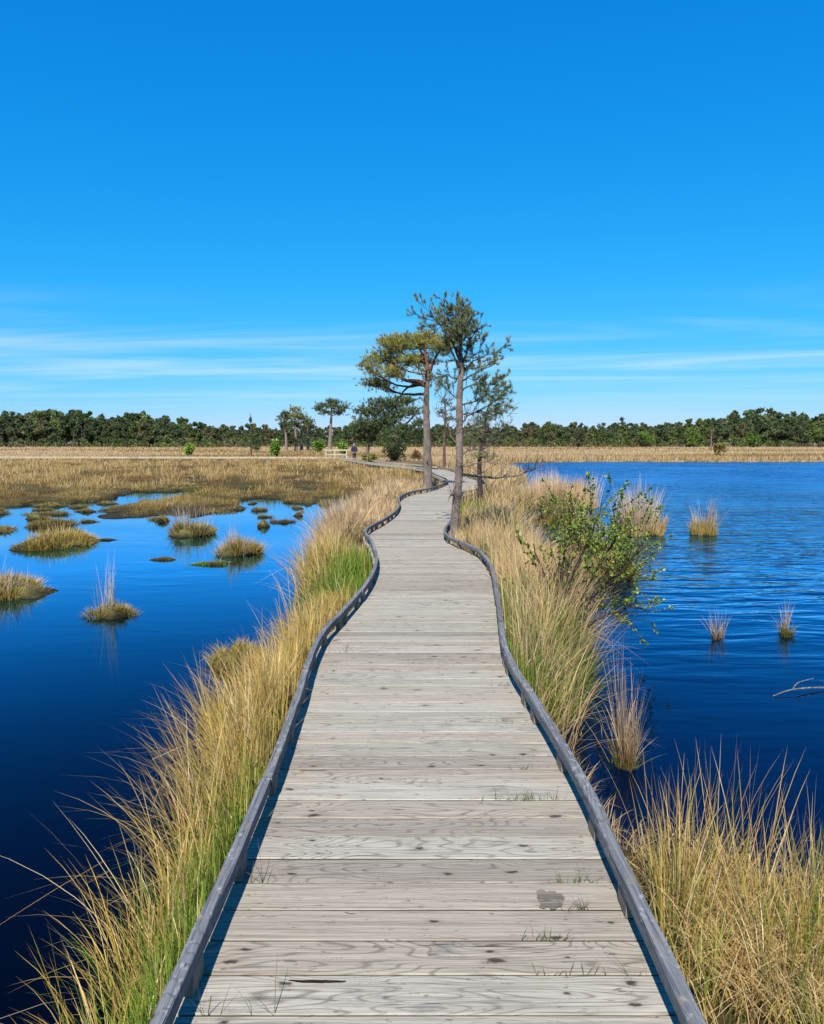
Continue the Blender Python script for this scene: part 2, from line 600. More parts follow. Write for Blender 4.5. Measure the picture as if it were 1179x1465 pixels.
SHORE_R = curve1([-4, 0, 2.2, 3.0, 3.5, 3.9, 4.5, 5.2, 6.4, 7.8, 9.6, 13, 15, 19, 21, 22, 25.5, 28, 31, 37, 50, 65],
                 [2.3, 2.3, 2.1, 1.55, 1.0, .86, .88, 1.0, 1.35, 1.6, 1.85, 2.0, 2.2, 2.5, 3.0, 3.3, 3.4, 3.8, 4.2, 5.4, 6.4, 7.6])

marsh_front = [(-1.35, 28), (-2.38, 26.4), (-2.5, 22.2), (-2.7, 20.3), (-3.3, 20.7), (-3.6, 23.4), (-4.1, 25.8), (-5.3, 26.3), (-4.9, 23.6), (-4.5, 20.9), (-5.3, 19.4), (-6.5, 19.9),
               (-6.94, 19.4), (-7.7, 19.0), (-8.2, 20.3), (-8.6, 22.6), (-8.1, 24.7), (-7.9, 27.3), (-7.3, 29.0), (-8.8, 30.4), (-10.3, 29.4), (-10.0, 26.2), (-10.4, 24.1),
               (-11.2, 23.5), (-12.0, 22.8), (-15, 22.4), (-22, 24), (-34, 21), (-50, 26), (-80, 22)]
ys_l = np.linspace(-4, 28, 60)
ys_r = np.linspace(-4, 65, 110)
POLY_LAND = [
    # bank under and beside the deck, the marsh to the left, the heath behind
    np.array([(x, y) for x, y in zip(SHORE_L(ys_l), ys_l)] + marsh_front[1:] + [(-400, 30), (-400, 2500), (500, 2500), (500, 84), (120, 80), (60, 77.5), (30, 76.6), (18, 77.4), (12.7, 75.5), (9, 71)]
             + [(x, y) for x, y in zip(SHORE_R(ys_r)[::-1], ys_r[::-1])]),
]
POLY_POOL = [np.array([(19, 118), (28, 114), (39, 117), (41, 123), (33, 128), (24, 126)], float),
             np.array([(15, 97), (21, 95), (26, 97), (22, 100), (16, 100)], float),
             np.array([(-8.3, 30.2), (-7.2, 29.5), (-5.8, 30.1), (-5.2, 30.9), (-7, 31.1)], float), np.array([(-13.5, 27.5), (-12, 26.9), (-11, 27.6), (-12.4, 28.3)], float)]


def sdf(px, py, poly):
    """signed distance, positive inside"""
    d = np.full(px.shape, 1e9)
    ins = np.zeros(px.shape, bool)
    n = len(poly)
    for i in range(n):
        ax, ay = poly[i]
        bx, by = poly[(i + 1) % n]
        ex, ey = bx - ax, by - ay
        t = np.clip(((px - ax) * ex + (py - ay) * ey) / (ex * ex + ey * ey + 1e-12), 0, 1)
        d = np.minimum(d, (px - ax - t * ex) ** 2 + (py - ay - t * ey) ** 2)
        if ey != 0:
            c = ((ay > py) != (by > py)) & (px < ex * (py - ay) / ey + ax)
            ins ^= c
    d = np.sqrt(d)
    return np.where(ins, d, -d)


def land_sd(x, y):
    s = sdf(x, y, POLY_LAND[0])
    for p in POLY_POOL:
        s = np.minimum(s, -sdf(x, y, p))
    rag = 0.10 * vnoise(x * 3.1, y * 3.1, 4) + (0.40 * vnoise(x * 1.0, y * 0.9, 5) + 0.40 * vnoise(x * 2.2, y * 1.7, 6) + 0.30 * vnoise(x * 5.5, y * 3.5, 7)) * np.clip((y - 16) / 6, 0.0, 1) * np.clip((-x + 1) / 3, 0, 1)
    return s + rag * np.clip(y / 10, 0.35, 1.0)


def ground_h(x, y, s=None):
    if s is None:
        s = land_sd(x, y)
    u = np.clip((s + 0.25) / 0.55, 0, 1)
    u = u * u * (3 - 2 * u)
    top = -0.20 + 0.035 * vnoise(x * 1.3, y * 1.3, 8) + 0.05 * vnoise(x * 0.3, y * 0.3, 9) * np.clip(y / 30, 0, 1)
    low = np.clip((y - 15) / 3, 0, 1) * np.clip((-1.2 - x) / 1.0, 0, 1) * np.clip(1 - s / 4.5, 0, 1) * (y < 60)
    top = top - 0.10 * low
    top = np.where(y > 150, top + np.clip((y - 150) / 400, 0, 1) * 0.5, top)
    return -0.8 + u * (top + 0.8)


# ------------------------------------------------------------------ ground and water
def make_ground():
    ang = np.concatenate([np.radians(np.arange(-180, -42, 6.0)), np.radians(np.arange(-42, 42, 0.21)), np.radians(np.arange(42, 180, 6.0))])
    r = np.concatenate([[0.3], 0.8 * 1.0155 ** np.arange(0, 526)])
    A, R = np.meshgrid(ang, r)
    x, y = (R * np.sin(A)), (R * np.cos(A) - 0.5)
    s = land_sd(x, y)
    h = ground_h(x, y, s)
    na, nr = len(ang), len(r)
    i = np.arange(nr - 1)[:, None] * na
    j = np.arange(na)[None, :]
    k = (j + 1) % na
    q = np.stack([i + j, i + k, i + na + k, i + na + j], -1).reshape(-1, 4)
    # colours of the soil itself: black peat at and under the water, brown litter, straw-coloured heath further off
    peat = np.array([0.022, 0.017, 0.011])
    litter = np.array([0.085, 0.055, 0.025])
    moss = np.array([0.085, 0.075, 0.022])
    heath = np.array([0.36, 0.265, 0.135])
    u = np.clip((h - WATER) / 0.10, 0, 1)[..., None]
    mo = np.clip(0.5 + 0.6 * vnoise(x * 0.5, y * 0.5, 21), 0, 1)[..., None]
    land = litter * (1 - mo) + moss * mo
    f = np.clip((y - 62 + 6 * vnoise(x * 0.15, y * 0.3, 22)) / 14, 0, 1)[..., None]
    f = f * (0.72 + 0.28 * np.clip(0.5 + 0.7 * vnoise(x * 0.08, y * 0.11, 23), 0, 1)[..., None])
    land = land * (1 - f) + heath * f
    c = peat * (1 - u) + land * u
    mb = MB()
    mb.add(np.stack([x, y, h], -1).reshape(-1, 3), quads=q, col=c.reshape(-1, 3))
    # close the middle of the sheet
    mb.add([(0, -0.5, -0.3)] + [(0.3 * math.sin(a), 0.3 * math.cos(a) - 0.5, -0.25) for a in np.linspace(0, 2 * math.pi, 24, endpoint=False)],
           tris=[(0, 1 + (k + 1) % 24, 1 + k) for k in range(24)], col=litter)
    return tag(mb.build('ground', M_GROUND, smooth=True), 'brown peat ground of the marsh and heath', kind='structure')


make_ground()
mb = MB()
mb.add([(-420, -60, WATER), (0.1, -60, WATER), (0.1, 260, WATER), (-420, 260, WATER)], quads=[(0, 1, 2, 3)])
tag(mb.build('pond_water', M_POND), 'still dark blue pond left of the boardwalk', kind='structure')
mb = MB()
mb.add([(0.1, -60, WATER), (420, -60, WATER), (420, 260, WATER), (0.1, 260, WATER)], quads=[(0, 1, 2, 3)])
tag(mb.build('lake_water', M_LAKE), 'rippled blue lake right of the boardwalk', kind='structure')

# ------------------------------------------------------------------ boardwalk
walk = thing('boardwalk', (0, 2, 0), 'winding boardwalk of weathered grey planks with low kerb rails', 'boardwalk')
PITCH = 0.156
FAR_PATH = spline([(0.75, 44.4), (0.2, 47.5), (-0.7, 50.5), (-1.9, 54), (-3.2, 59), (-4.4, 65), (-5.9, 70), (-8.6, 73.6), (-14, 75.3), (-25, 76.4), (-45, 77.2), (-80, 77)], 620)


def board(y0, y1, z, thick, jl, jr, tilt):
    """one plank across the deck, its ends sawn along the curve; chamfered long edges"""
    b = MB()
    ch = 0.003
    prof = [(y0, -thick), (y0, -ch), (y0 + ch, 0), (y1 - ch, 0), (y1, -ch), (y1, -thick)]
    lo, hi = [], []
    for (y, dz) in prof:
        lo.append((float(L_EDGE(y)) - 0.055 + jl, y, z + dz - tilt))
        hi.append((float(R_EDGE(y)) + 0.062 + jr, y, z + dz + tilt))
    n = len(prof)
    q = [(i, i + 1, n + i + 1, n + i) for i in range(n - 1)] + [(n - 1, 0, n, 2 * n - 1)]
    q = [(a, d, c, b_) for a, b_, c, d in q]
    q += [(0, 5, 4, 1), (1, 4, 3, 2), (6, 7, 10, 11), (7, 8, 9, 10)]
    b.add(lo + hi, quads=q)
    return b


y = -1.2
count = 0
far = MB()
rs = random.Random(3)
while y < 45:
    gap = rs.uniform(0.003, 0.0085)
    b = board(y, y + PITCH - gap, rs.uniform(-0.0016, 0.0016), 0.04, rs.uniform(-0.012, 0.012), rs.uniform(-0.014, 0.012), rs.uniform(-0.001, 0.001))
    if y < 38:
        c = (float(L_EDGE(y) + R_EDGE(y)) / 2, y + PITCH / 2, 0)
        b.build('plank', M_PLANK, walk, loc=c)
        count += 1
    else:
        far.add(np.concatenate(b.v), quads=np.concatenate(b.f4))
    y += PITCH
soil = MB()                                                   # dark soil sheet just under the plank tops, added to darken the gaps
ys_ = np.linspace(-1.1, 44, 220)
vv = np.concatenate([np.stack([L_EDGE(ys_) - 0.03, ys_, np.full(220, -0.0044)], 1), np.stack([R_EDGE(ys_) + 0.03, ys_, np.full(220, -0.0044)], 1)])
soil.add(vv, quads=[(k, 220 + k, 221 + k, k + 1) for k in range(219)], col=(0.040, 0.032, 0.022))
soil.build('gap_dark_soil', M_GROUND, walk)
# the far reach: planks too thin to pick apart
tn = np.gradient(FAR_PATH, axis=0)
tn /= np.linalg.norm(tn, axis=1, keepdims=True)
seg = np.linalg.norm(np.diff(FAR_PATH, axis=0), axis=1)
arc = np.concatenate([[0], np.cumsum(seg)])
for s in np.arange(0.2, arc[-1] - 0.2, PITCH * 1.5):
    px_, py_ = np.interp(s, arc, FAR_PATH[:, 0]), np.interp(s, arc, FAR_PATH[:, 1])
    tx, ty = np.interp(s, arc, tn[:, 0]), np.interp(s, arc, tn[:, 1])
    far.box((px_, py_, -0.024), (1.25, PITCH * 1.5 - 0.01, 0.04), rz=math.atan2(ty, tx) - math.pi / 2)
o = far.build('distant_planks', M_PLANK, walk)
o['kind'] = 'stuff'


# a damp patch and an open split in the nearer planks
rs2 = np.random.default_rng(4)
pt = MB()
th = np.linspace(0, 2 * math.pi, 26, endpoint=False)
rr_ = 1 + 0.08 * np.sin(3 * th + 1) + 0.10 * np.sin(7 * th) + rs2.uniform(-0.14, 0.14, 26)
sq = 1 / np.maximum(abs(np.cos(th)), abs(np.sin(th))) ** 0.6
pt.add([(0.455, 2.592, 0.0042)] + [(0.455 + 0.040 * r_ * q_ * math.cos(t_), 2.592 + 0.050 * r_ * q_ * math.sin(t_), 0.0040) for t_, r_, q_ in zip(th, rr_, sq)],
       tris=[(0, 1 + k, 1 + (k + 1) % 26) for k in range(26)], col=(0.13, 0.115, 0.095))
pt.build('damp_patch', M_DAMP, walk)
pt = MB()
xs_ = np.linspace(-0.345, -0.185, 15)
yc_ = 2.196 + 0.010 * ((-0.30 - xs_) / 0.1).clip(0, 1) + rs2.uniform(-0.0012, 0.0012, 15)
wd_ = 0.0052 * np.sin(np.linspace(0.05, 3.0, 15)) ** 0.7 + 0.0006
pt.add(np.concatenate([np.stack([xs_, yc_ - wd_, np.full(15, 0.0040)], 1), np.stack([xs_, yc_ + wd_, np.full(15, 0.0040)], 1)]), quads=[(k, k + 1, 16 + k, 15 + k) for k in range(14)], col=(0.03, 0.022, 0.016))
pt.build('split', M_GROUND, walk)


def rail_mesh(pts, w, h, z0, mb, lean=0.0, rnd=0.10):
    """a bent bar of rounded-rectangle section along plan points"""
    pts = np.asarray(pts, float)
    t = np.gradient(pts, axis=0)
    t /= np.linalg.norm(t, axis=1, keepdims=True)
    nx, ny = -t[:, 1], t[:, 0]
    ch = min(w, h) * rnd
    prof = [(-w / 2 + ch * .4, 0), (-w / 2, ch * .4), (-w / 2, h - ch), (-w / 2 + ch * .35, h - ch * .3), (-w / 2 + ch, h), (w / 2 - ch, h), (w / 2 - ch * .35, h - ch * .3), (w / 2, h - ch), (w / 2, ch * .4), (w / 2 - ch * .4, 0)]
    n, k = len(pts), len(prof)
    V = np.zeros((n, k, 3))
    for j, (a, b) in enumerate(prof):
        V[:, j, 0] = pts[:, 0] + nx * a
        V[:, j, 1] = pts[:, 1] + ny * a
        V[:, j, 2] = z0 + b + np.linspace(-lean, lean, n)
    if n < 60:                                                      # hewn unevenly
        jr_ = np.random.default_rng(n * 7 + int(abs(pts[0, 1]) * 100))
        V[:, :, 0] += jr_.normal(0, 0.0009, (n, k))
        V[:, :, 2] += jr_.normal(0, 0.0011, (n, k))
    i = np.arange(n - 1)[:, None] * k
    j = np.arange(k)[None, :]
    jj = (j + 1) % k
    q = np.stack([i + j, i + jj, i + k + jj, i + k + j], -1).reshape(-1, 4)
    tr = [(0, s, s + 1) for s in range(1, k - 1)] + [((n - 1) * k, (n - 1) * k + s + 1, (n - 1) * k + s) for s in range(1, k - 1)]
    mb.add(V.reshape(-1, 3), quads=q, tris=tr)


def kerb(edge, side, seed, w, h, z0, starts, rnd):
    r = random.Random(seed)
    for a, b_ in zip(starts[:-1], starts[1:]):
        ys = np.linspace(a, b_ - 0.012, max(6, int((b_ - a) / 0.12)))
        dx = r.uniform(-0.005, 0.005)
        cv_ = edge(ys)
        ch_ = np.interp(ys, [ys[0], ys[-1]], [cv_[0], cv_[-1]])
        mid_ = float(np.max(np.abs(cv_ - ch_)))
        k_ = 0.0 if mid_ < 0.012 else 0.25
        xs = cv_ * (1 - k_) + ch_ * k_ + side * (w / 2 + 0.004) + dx
        m = MB()
        rail_mesh(np.stack([xs, ys], 1), w, h, z0 + r.uniform(-0.003, 0.004), m, r.uniform(-0.003, 0.003), rnd)
        cx, cy = float(xs.mean()), float(ys.mean())
        bar = m.build('kerb_rail', M_RAIL, walk, loc=(cx, cy, 0))
        bp = a + 0.12
        while bp < b_ - 0.05:                                       # spacer blocks the bar is bolted to
            bx = float(edge(bp)) + side * (w / 2 + 0.004) + dx
            sl = float(edge(bp + 0.05) - edge(bp - 0.05)) / 0.1
            m = MB()
            m.box((bx, bp, z0 / 2 + 0.0015), (w * 0.86, 0.10, z0 - 0.003), rz=-math.atan(sl))
            if bp < 30:
                m.build('spacer_block', M_BLOCK, walk, loc=(bx, bp, 0))
            bp += r.uniform(0.52, 0.62)
        if a < 11:                                                  # pale bolt plugs in the top face
            pl = a + r.uniform(0.08, 0.2)
            while pl < b_ - 0.06:
                m = MB()
                bx = float(edge(pl)) + side * (w / 2 + 0.004) + dx + r.uniform(-0.008, 0.008)
                th = np.linspace(0, 2 * math.pi, 9)[:-1]
                rr = r.uniform(0.004, 0.009)
                top = z0 + h + 0.003
                vv = [(bx, pl, top + 0.001)] + [(bx + rr * math.cos(t), pl + rr * 1.3 * math.sin(t), top) for t in th] + [(bx + rr * 1.2 * math.cos(t), pl + rr * 1.5 * math.sin(t), top - 0.010) for t in th]
                m.add(vv, tris=[(0, 1 + i, 1 + (i + 1) % 8) for i in range(8)], quads=[(1 + i, 9 + i, 9 + (i + 1) % 8, 1 + (i + 1) % 8) for i in range(8)])
                p = m.build('bolt_plug', M_PLUG, None, loc=(bx, pl, top))
                p.parent = bar
                p.location = Vector((bx, pl, top)) - Vector((cx, cy, 0))
                pl += r.uniform(0.3, 0.6)


kerb(L_EDGE, -1, 1, 0.038, 0.052, 0.070, [-1.2, 1.0, 3.28, 4.6, 5.72, 6.5, 7.4, 8.4, 9.3, 10.2, 11.2, 12.0, 12.7, 13.6, 14.9, 16.1, 17.3, 18.4, 19.4, 20.5, 21.6, 22.8, 23.9, 26.3, 28.8, 32, 36, 40, 45], 0.10)
kerb(R_EDGE, 1, 2, 0.044, 0.054, 0.068, [-1.2, 0.7, 2.9, 4.4, 5.2, 6.1, 7.2, 8.3, 9.2, 9.9, 10.5, 11.1, 11.7, 12.3, 13.0, 14.5, 17, 19.5, 22, 24.5, 27, 30, 34, 38, 42, 45], 0.22)
fr = MB()
nrm = np.stack([-tn[:, 1], tn[:, 0]], 1)
for sd in (-1, 1):
    rail_mesh(FAR_PATH + sd * 0.62 * nrm, 0.07, 0.085, 0.08, fr)
o = fr.build('distant_kerb', M_FARWOOD, walk)
m = MB()
for ed, sd in ((L_EDGE, 1), (R_EDGE, -1)):
    ys = np.linspace(-1, 45, 180)
    rail_mesh(np.stack([ed(ys) + sd * 0.05, ys], 1), 0.06, 0.15, -0.195, m)
rail_mesh(FAR_PATH + 0.5 * nrm, 0.07, 0.2, -0.25, m)
rail_mesh(FAR_PATH - 0.5 * nrm, 0.07, 0.2, -0.25, m)
m.build('bearer', M_DARKWOOD, walk)
for yy in np.arange(0.4, 45, 2.1):
    for ed, sd in ((L_EDGE, 1), (R_EDGE, -1)):
        m = MB()
        x_ = float(ed(yy)) + sd * 0.13
        m.tube([(x_, yy, -0.9), (x_, yy, -0.045)], 0.05, 8)
        m.build('post', M_DARKWOOD, walk, loc=(x_, yy, -0.9))

# ------------------------------------------------------------------ grass
STRAW = np.array([[0.70, 0.47, 0.17], [0.76, 0.55, 0.24], [0.60, 0.39, 0.12], [0.80, 0.63, 0.34], [0.50, 0.28, 0.08]])
GOLD = np.array([[0.62, 0.42, 0.09], [0.54, 0.39, 0.075], [0.68, 0.47, 0.13], [0.42, 0.33, 0.06]])
PINK = np.array([[0.70, 0.48, 0.25], [0.77, 0.55, 0.32], [0.62, 0.40, 0.20], [0.68, 0.50, 0.28]])
GREEN = np.array([[0.15, 0.26, 0.025], [0.11, 0.21, 0.022], [0.21, 0.30, 0.035], [0.26, 0.31, 0.045]])
RUSSET = np.array([[0.25, 0.135, 0.05], [0.29, 0.17, 0.065], [0.20, 0.125, 0.045], [0.32, 0.215, 0.085]])


def pick(rng, pal, n, jitter=0.24):
    c = pal[rng.integers(0, len(pal), n)]
    return c * (1 + rng.uniform(-jitter, jitter, (n, 1)))


def blades(mb, base, length, width, lean, cb, ct, segs=4, droop=0.35, rng=RNG):
    """curved tapering blades; lean is a horizontal vector in blade lengths"""
    n = len(base)
    if n == 0:
        return
    t = np.linspace(0, 1, segs + 1)
    lm = np.linalg.norm(lean, axis=1)
    dr = droop * np.clip(lm, 0, 2.5)
    up = 1.0 / np.sqrt(1 + 0.5 * lm ** 2)
    P = np.zeros((n, segs + 1, 3))
    tt = t[None, :]
    st_ = rng.uniform(0.25, 1.0, n)[:, None]
    bend = st_ * tt + (1 - st_) * tt ** 2
    P[..., 0] = base[:, 0:1] + (lean[:, 0] * length * up)[:, None] * bend
    P[..., 1] = base[:, 1:2] + (lean[:, 1] * length * up)[:, None] * bend
    P[..., 2] = base[:, 2:3] + (length * up)[:, None] * (tt - dr[:, None] * tt ** 2.4)
    if segs >= 4:                                                   # snapped and folded stems
        kn = np.where(rng.uniform(0, 1, n) < 0.10)[0]
        ka = rng.uniform(0, 6.283, len(kn))
        kt = np.clip(t - rng.uniform(0.4, 0.75, (len(kn), 1)), 0, 1)
        P[kn, :, 0] += (length[kn] * np.cos(ka) * 0.8)[:, None] * kt
        P[kn, :, 1] += (length[kn] * np.sin(ka) * 0.8)[:, None] * kt
        P[kn, :, 2] -= (length[kn] * 1.1)[:, None] * kt
    a = rng.uniform(0, math.pi, n)
    sx = np.stack([np.cos(a), np.sin(a) * 0.6, np.zeros(n)], 1)
    w = width[:, None] * 0.5 * (1 - 0.75 * t[:-1] ** 1.5)[None, :]
    Lf = P[:, :-1] - sx[:, None, :] * w[..., None]
    Rt = P[:, :-1] + sx[:, None, :] * w[..., None]
    V = np.concatenate([np.stack([Lf, Rt], 2).reshape(n, segs * 2, 3), P[:, -1:, :]], 1)
    nv = segs * 2 + 1
    o = (np.arange(n) * nv)[:, None, None]
    qb = np.array([[2 * k, 2 * k + 1, 2 * k + 3, 2 * k + 2] for k in range(segs - 1)], int).reshape(-1, 4)
    quads = (qb[None] + o).reshape(-1, 4) if segs > 1 else None
    tris = (np.array([[2 * segs - 2, 2 * segs - 1, 2 * segs]])[None] + o).reshape(-1, 3)
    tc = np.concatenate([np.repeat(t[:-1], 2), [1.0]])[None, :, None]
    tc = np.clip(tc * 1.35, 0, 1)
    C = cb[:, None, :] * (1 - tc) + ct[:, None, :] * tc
    mb.add(V.reshape(-1, 3), tris=tris, quads=quads, col=C.reshape(-1, 3))


def tuft_field(rng, x, y, per, spread):
    """clump the roots: each point becomes a tuft of about `per` blades"""
    k = rng.poisson(per, len(x))
    i = np.repeat(np.arange(len(x)), k)
    r = spread * np.sqrt(rng.uniform(0, 1, len(i)))
    a = rng.uniform(0, 6.283, len(i))
    return x[i] + r * np.cos(a), y[i] + r * np.sin(a), i, r / spread, a


def strip_points(rng, n, y0, y1, inner, outer, power=1.0):
    y = y0 + (y1 - y0) * rng.uniform(0, 1, n) ** power
    u = rng.uniform(0, 1, n)
    return inner(y) + (outer(y) - inner(y)) * u, y, u


def bank_left():
    rng = np.random.default_rng(101)
    mb = MB()
    bands = [(0.6, 4.0, 112, 36, 0.0044), (4.0, 8.0, 150, 34, 0.0060), (8.0, 14.0, 320, 22, 0.0084), (14, 20, 340, 18, 0.014), (20, 29, 340, 16, 0.019)]
    for y0, y1, nt, per, w in bands:
        x, y, u = strip_points(rng, nt, y0, y1, lambda q: L_EDGE(q) - 0.13, lambda q: np.minimum(SHORE_L(q) + 0.02, L_EDGE(q) - 0.4))
        hole = vnoise(x * 3.3, y * 2.4, 35) > -0.42
        x, y, u = x[hole], y[hole], u[hole]
        bx, by, i, rr, a = tuft_field(rng, x, y, per, 0.10 + 0.004 * y0)
        keep = bx < L_EDGE(by) - 0.075
        bx, by, i, rr, a = bx[keep], by[keep], i[keep], rr[keep], a[keep]
        n = len(bx)
        green = np.clip(0.52 - 0.025 * y + 0.9 * vnoise(x * 1.7, y * 0.9, 31) - 0.35 * u, 0, 0.95)
        green = np.where((y > 8.2) & (y < 10.8) & (x > -0.95), 0.97, green)
        green = np.where(y > 12, green * 0.25, green)
        tall = np.clip(0.72 + 0.30 * vnoise(x * 2.3, y * 1.1, 33), 0.35, 1.15) * np.where(y > 13, 1.0, 0.92)
        tall = tall * np.where(y < 3.4, 0.8, 1.0)
        # shorter beside the kerb than toward the water
        tall = tall * (0.62 + 0.42 * np.clip(u, 0, 1))
        is_g = rng.uniform(0, 1, n) < green[i]
        ln = tall[i] * rng.uniform(0.35, 1.0, n) ** 0.7 * np.where(is_g, 0.72, 1.0)
        lx = -0.12 + 0.35 * np.cos(a) * rr + rng.normal(0, 0.20, n)
        ly = -0.05 + 0.35 * np.sin(a) * rr + rng.normal(0, 0.20, n)
        wide = rng.uniform(0, 1, n) < 0.16
        lx = np.where(wide, lx * 2.4, lx)
        ly = np.where(wide, ly * 2.4, ly)
        tone = rng.uniform(0.72, 1.22, len(x))
        near = (L_EDGE(by) - bx) < 0.22
        lx = np.where(near, np.minimum(lx, 0.05), lx)
        z = ground_h(bx, by)
        z = np.maximum(z, WATER - 0.06)
        st = np.where((y[i] > 11)[:, None], pick(rng, PINK, n), np.where((rng.uniform(0, 1, n) < 0.45)[:, None], pick(rng, GOLD, n), pick(rng, STRAW, n)))
        st = st * tone[i][:, None]
        gr = pick(rng, GREEN, n) * tone[i][:, None]
        ct = np.where(is_g[:, None], gr * 1.15, st)
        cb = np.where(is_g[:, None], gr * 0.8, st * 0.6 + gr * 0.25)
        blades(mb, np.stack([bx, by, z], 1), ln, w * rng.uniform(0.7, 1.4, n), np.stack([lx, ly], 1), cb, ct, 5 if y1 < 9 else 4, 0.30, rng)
    # short green growth at the foot of the kerb
    n = 5200
    x, y, u = strip_points(rng, n, 1.2, 12, lambda q: L_EDGE(q) - 0.09, lambda q: SHORE_L(q) + 0.05, 1.5)
    ok = vnoise(x * 2.2, y * 1.6, 37) > -0.1
    x, y = x[ok], y[ok]
    n = len(x)
    gr = pick(rng, GREEN, n)
    blades(mb, np.stack([x, y, np.maximum(ground_h(x, y), WATER)], 1), rng.uniform(0.12, 0.34, n), 0.0030 + 0.0004 * y, rng.normal(0, 0.3, (n, 2)) - np.array([0.1, 0]), gr * 0.8, gr * 1.1, 4, 0.3, rng)
    # long loose stems reaching out over the water
    n = 300
    x, y, u = strip_points(rng, n, 2.6, 14, lambda q: SHORE_L(q) + 0.25, lambda q: SHORE_L(q) - 0.02, 1.3)
    z = np.full(n, WATER)
    blades(mb, np.stack([x, y, z], 1), rng.uniform(0.4, 0.85, n), 0.0028 + 0.0004 * y, np.stack([-0.35 + rng.normal(0, 0.3, n), rng.normal(0, 0.25, n)], 1),
           pick(rng, GOLD, n), pick(rng, STRAW, n), 6, 0.3, rng)
    return tag(mb.build('bank_grass', M_GRASS, smooth=True), 'golden and green grass on the bank left of the boardwalk', 'grass', kind='stuff')


def bank_right():
    rng = np.random.default_rng(202)
    mb = MB()
    bands = [(3.2, 5.0, 46, 22, 0.0040), (5.0, 8.0, 230, 26, 0.0062), (8.0, 13.0, 400, 22, 0.0084), (13, 20, 340, 16, 0.014), (20, 34, 340, 14, 0.020), (34, 62, 420, 12, 0.032)]
    for y0, y1, nt, per, w in bands:
        x, y, u = strip_points(rng, nt, y0, y1, lambda q: R_EDGE(np.minimum(q, 45)) + 0.14, lambda q: np.minimum(SHORE_R(q) + 0.0, 12))
        bx, by, i, rr, a = tuft_field(rng, x, y, per, 0.10 + 0.004 * y0)
        e = R_EDGE(np.minimum(by, 45))
        keep = bx > e + 0.085
        bx, by, i, rr, a = bx[keep], by[keep], i[keep], rr[keep], a[keep]
        n = len(bx)
        green = np.clip(0.26 + 0.6 * vnoise(x * 2.1, y * 1.1, 41), 0, 0.85)
        green = np.where((x - R_EDGE(np.minimum(y, 45)) < 0.42) & (y < 8.2) & (y > 4.4), 0.75, green)
        green = np.where((y > 12.5) & (y < 19), np.maximum(green, 0.5), green)
        green = np.where(y > 22, green * 0.3, green)
        tall = np.clip(0.66 + 0.28 * vnoise(x * 2.0, y * 1.3, 43), 0.32, 1.0)
        tall = np.where(y < 5.2, tall * (0.34 + 0.05 * (y - 3.2)), tall)
        tall = np.where((y > 12) & (x < 1.6), tall * 0.6, tall)
        is_g = rng.uniform(0, 1, n) < green[i]
        ln = tall[i] * rng.uniform(0.35, 1.0, n) ** 0.7 * np.where(is_g, 0.62, 1.0)
        lx = 0.08 + 0.4 * np.cos(a) * rr + rng.normal(0, 0.24, n)
        ly = -0.05 + 0.4 * np.sin(a) * rr + rng.normal(0, 0.22, n)
        wide = rng.uniform(0, 1, n) < 0.18
        lx = np.where(wide, lx * 2.2, lx)
        ly = np.where(wide, ly * 2.2, ly)
        tone = rng.uniform(0.72, 1.22, len(x))
        near = (bx - R_EDGE(np.minimum(by, 45))) < 0.22
        lx = np.where(near, np.maximum(lx, -0.05), lx)
        z = np.maximum(ground_h(bx, by), WATER - 0.06)
        st = np.where((rng.uniform(0, 1, n) < 0.6)[:, None], pick(rng, PINK, n), pick(rng, STRAW, n))
        st = st * tone[i][:, None]
        gr = pick(rng, GREEN, n) * tone[i][:, None]
        ct = np.where(is_g[:, None], gr * 1.1, st)
        cb = np.where(is_g[:, None], gr * 0.8, st * 0.5 + gr * 0.25)
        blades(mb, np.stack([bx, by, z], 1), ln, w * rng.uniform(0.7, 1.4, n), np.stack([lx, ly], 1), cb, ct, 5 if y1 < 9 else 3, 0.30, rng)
    n = 360
    x, y, u = strip_points(rng, n, 4.4, 11, lambda q: SHORE_R(q) - 0.2, lambda q: SHORE_R(q) + 0.05, 1.2)
    blades(mb, np.stack([x, y, np.full(n, WATER)], 1), rng.uniform(0.3, 0.75, n), 0.0030 + 0.0003 * y, np.stack([0.5 + rng.normal(0, 0.5, n), -0.1 + rng.normal(0, 0.45, n)], 1),
           pick(rng, RUSSET, n), pick(rng, PINK, n), 6, 0.35, rng)
    return tag(mb.build('bank_grass', M_GRASS, smooth=True), 'pale tan grass with green tufts on the bank right of the boardwalk', 'grass', kind='stuff')


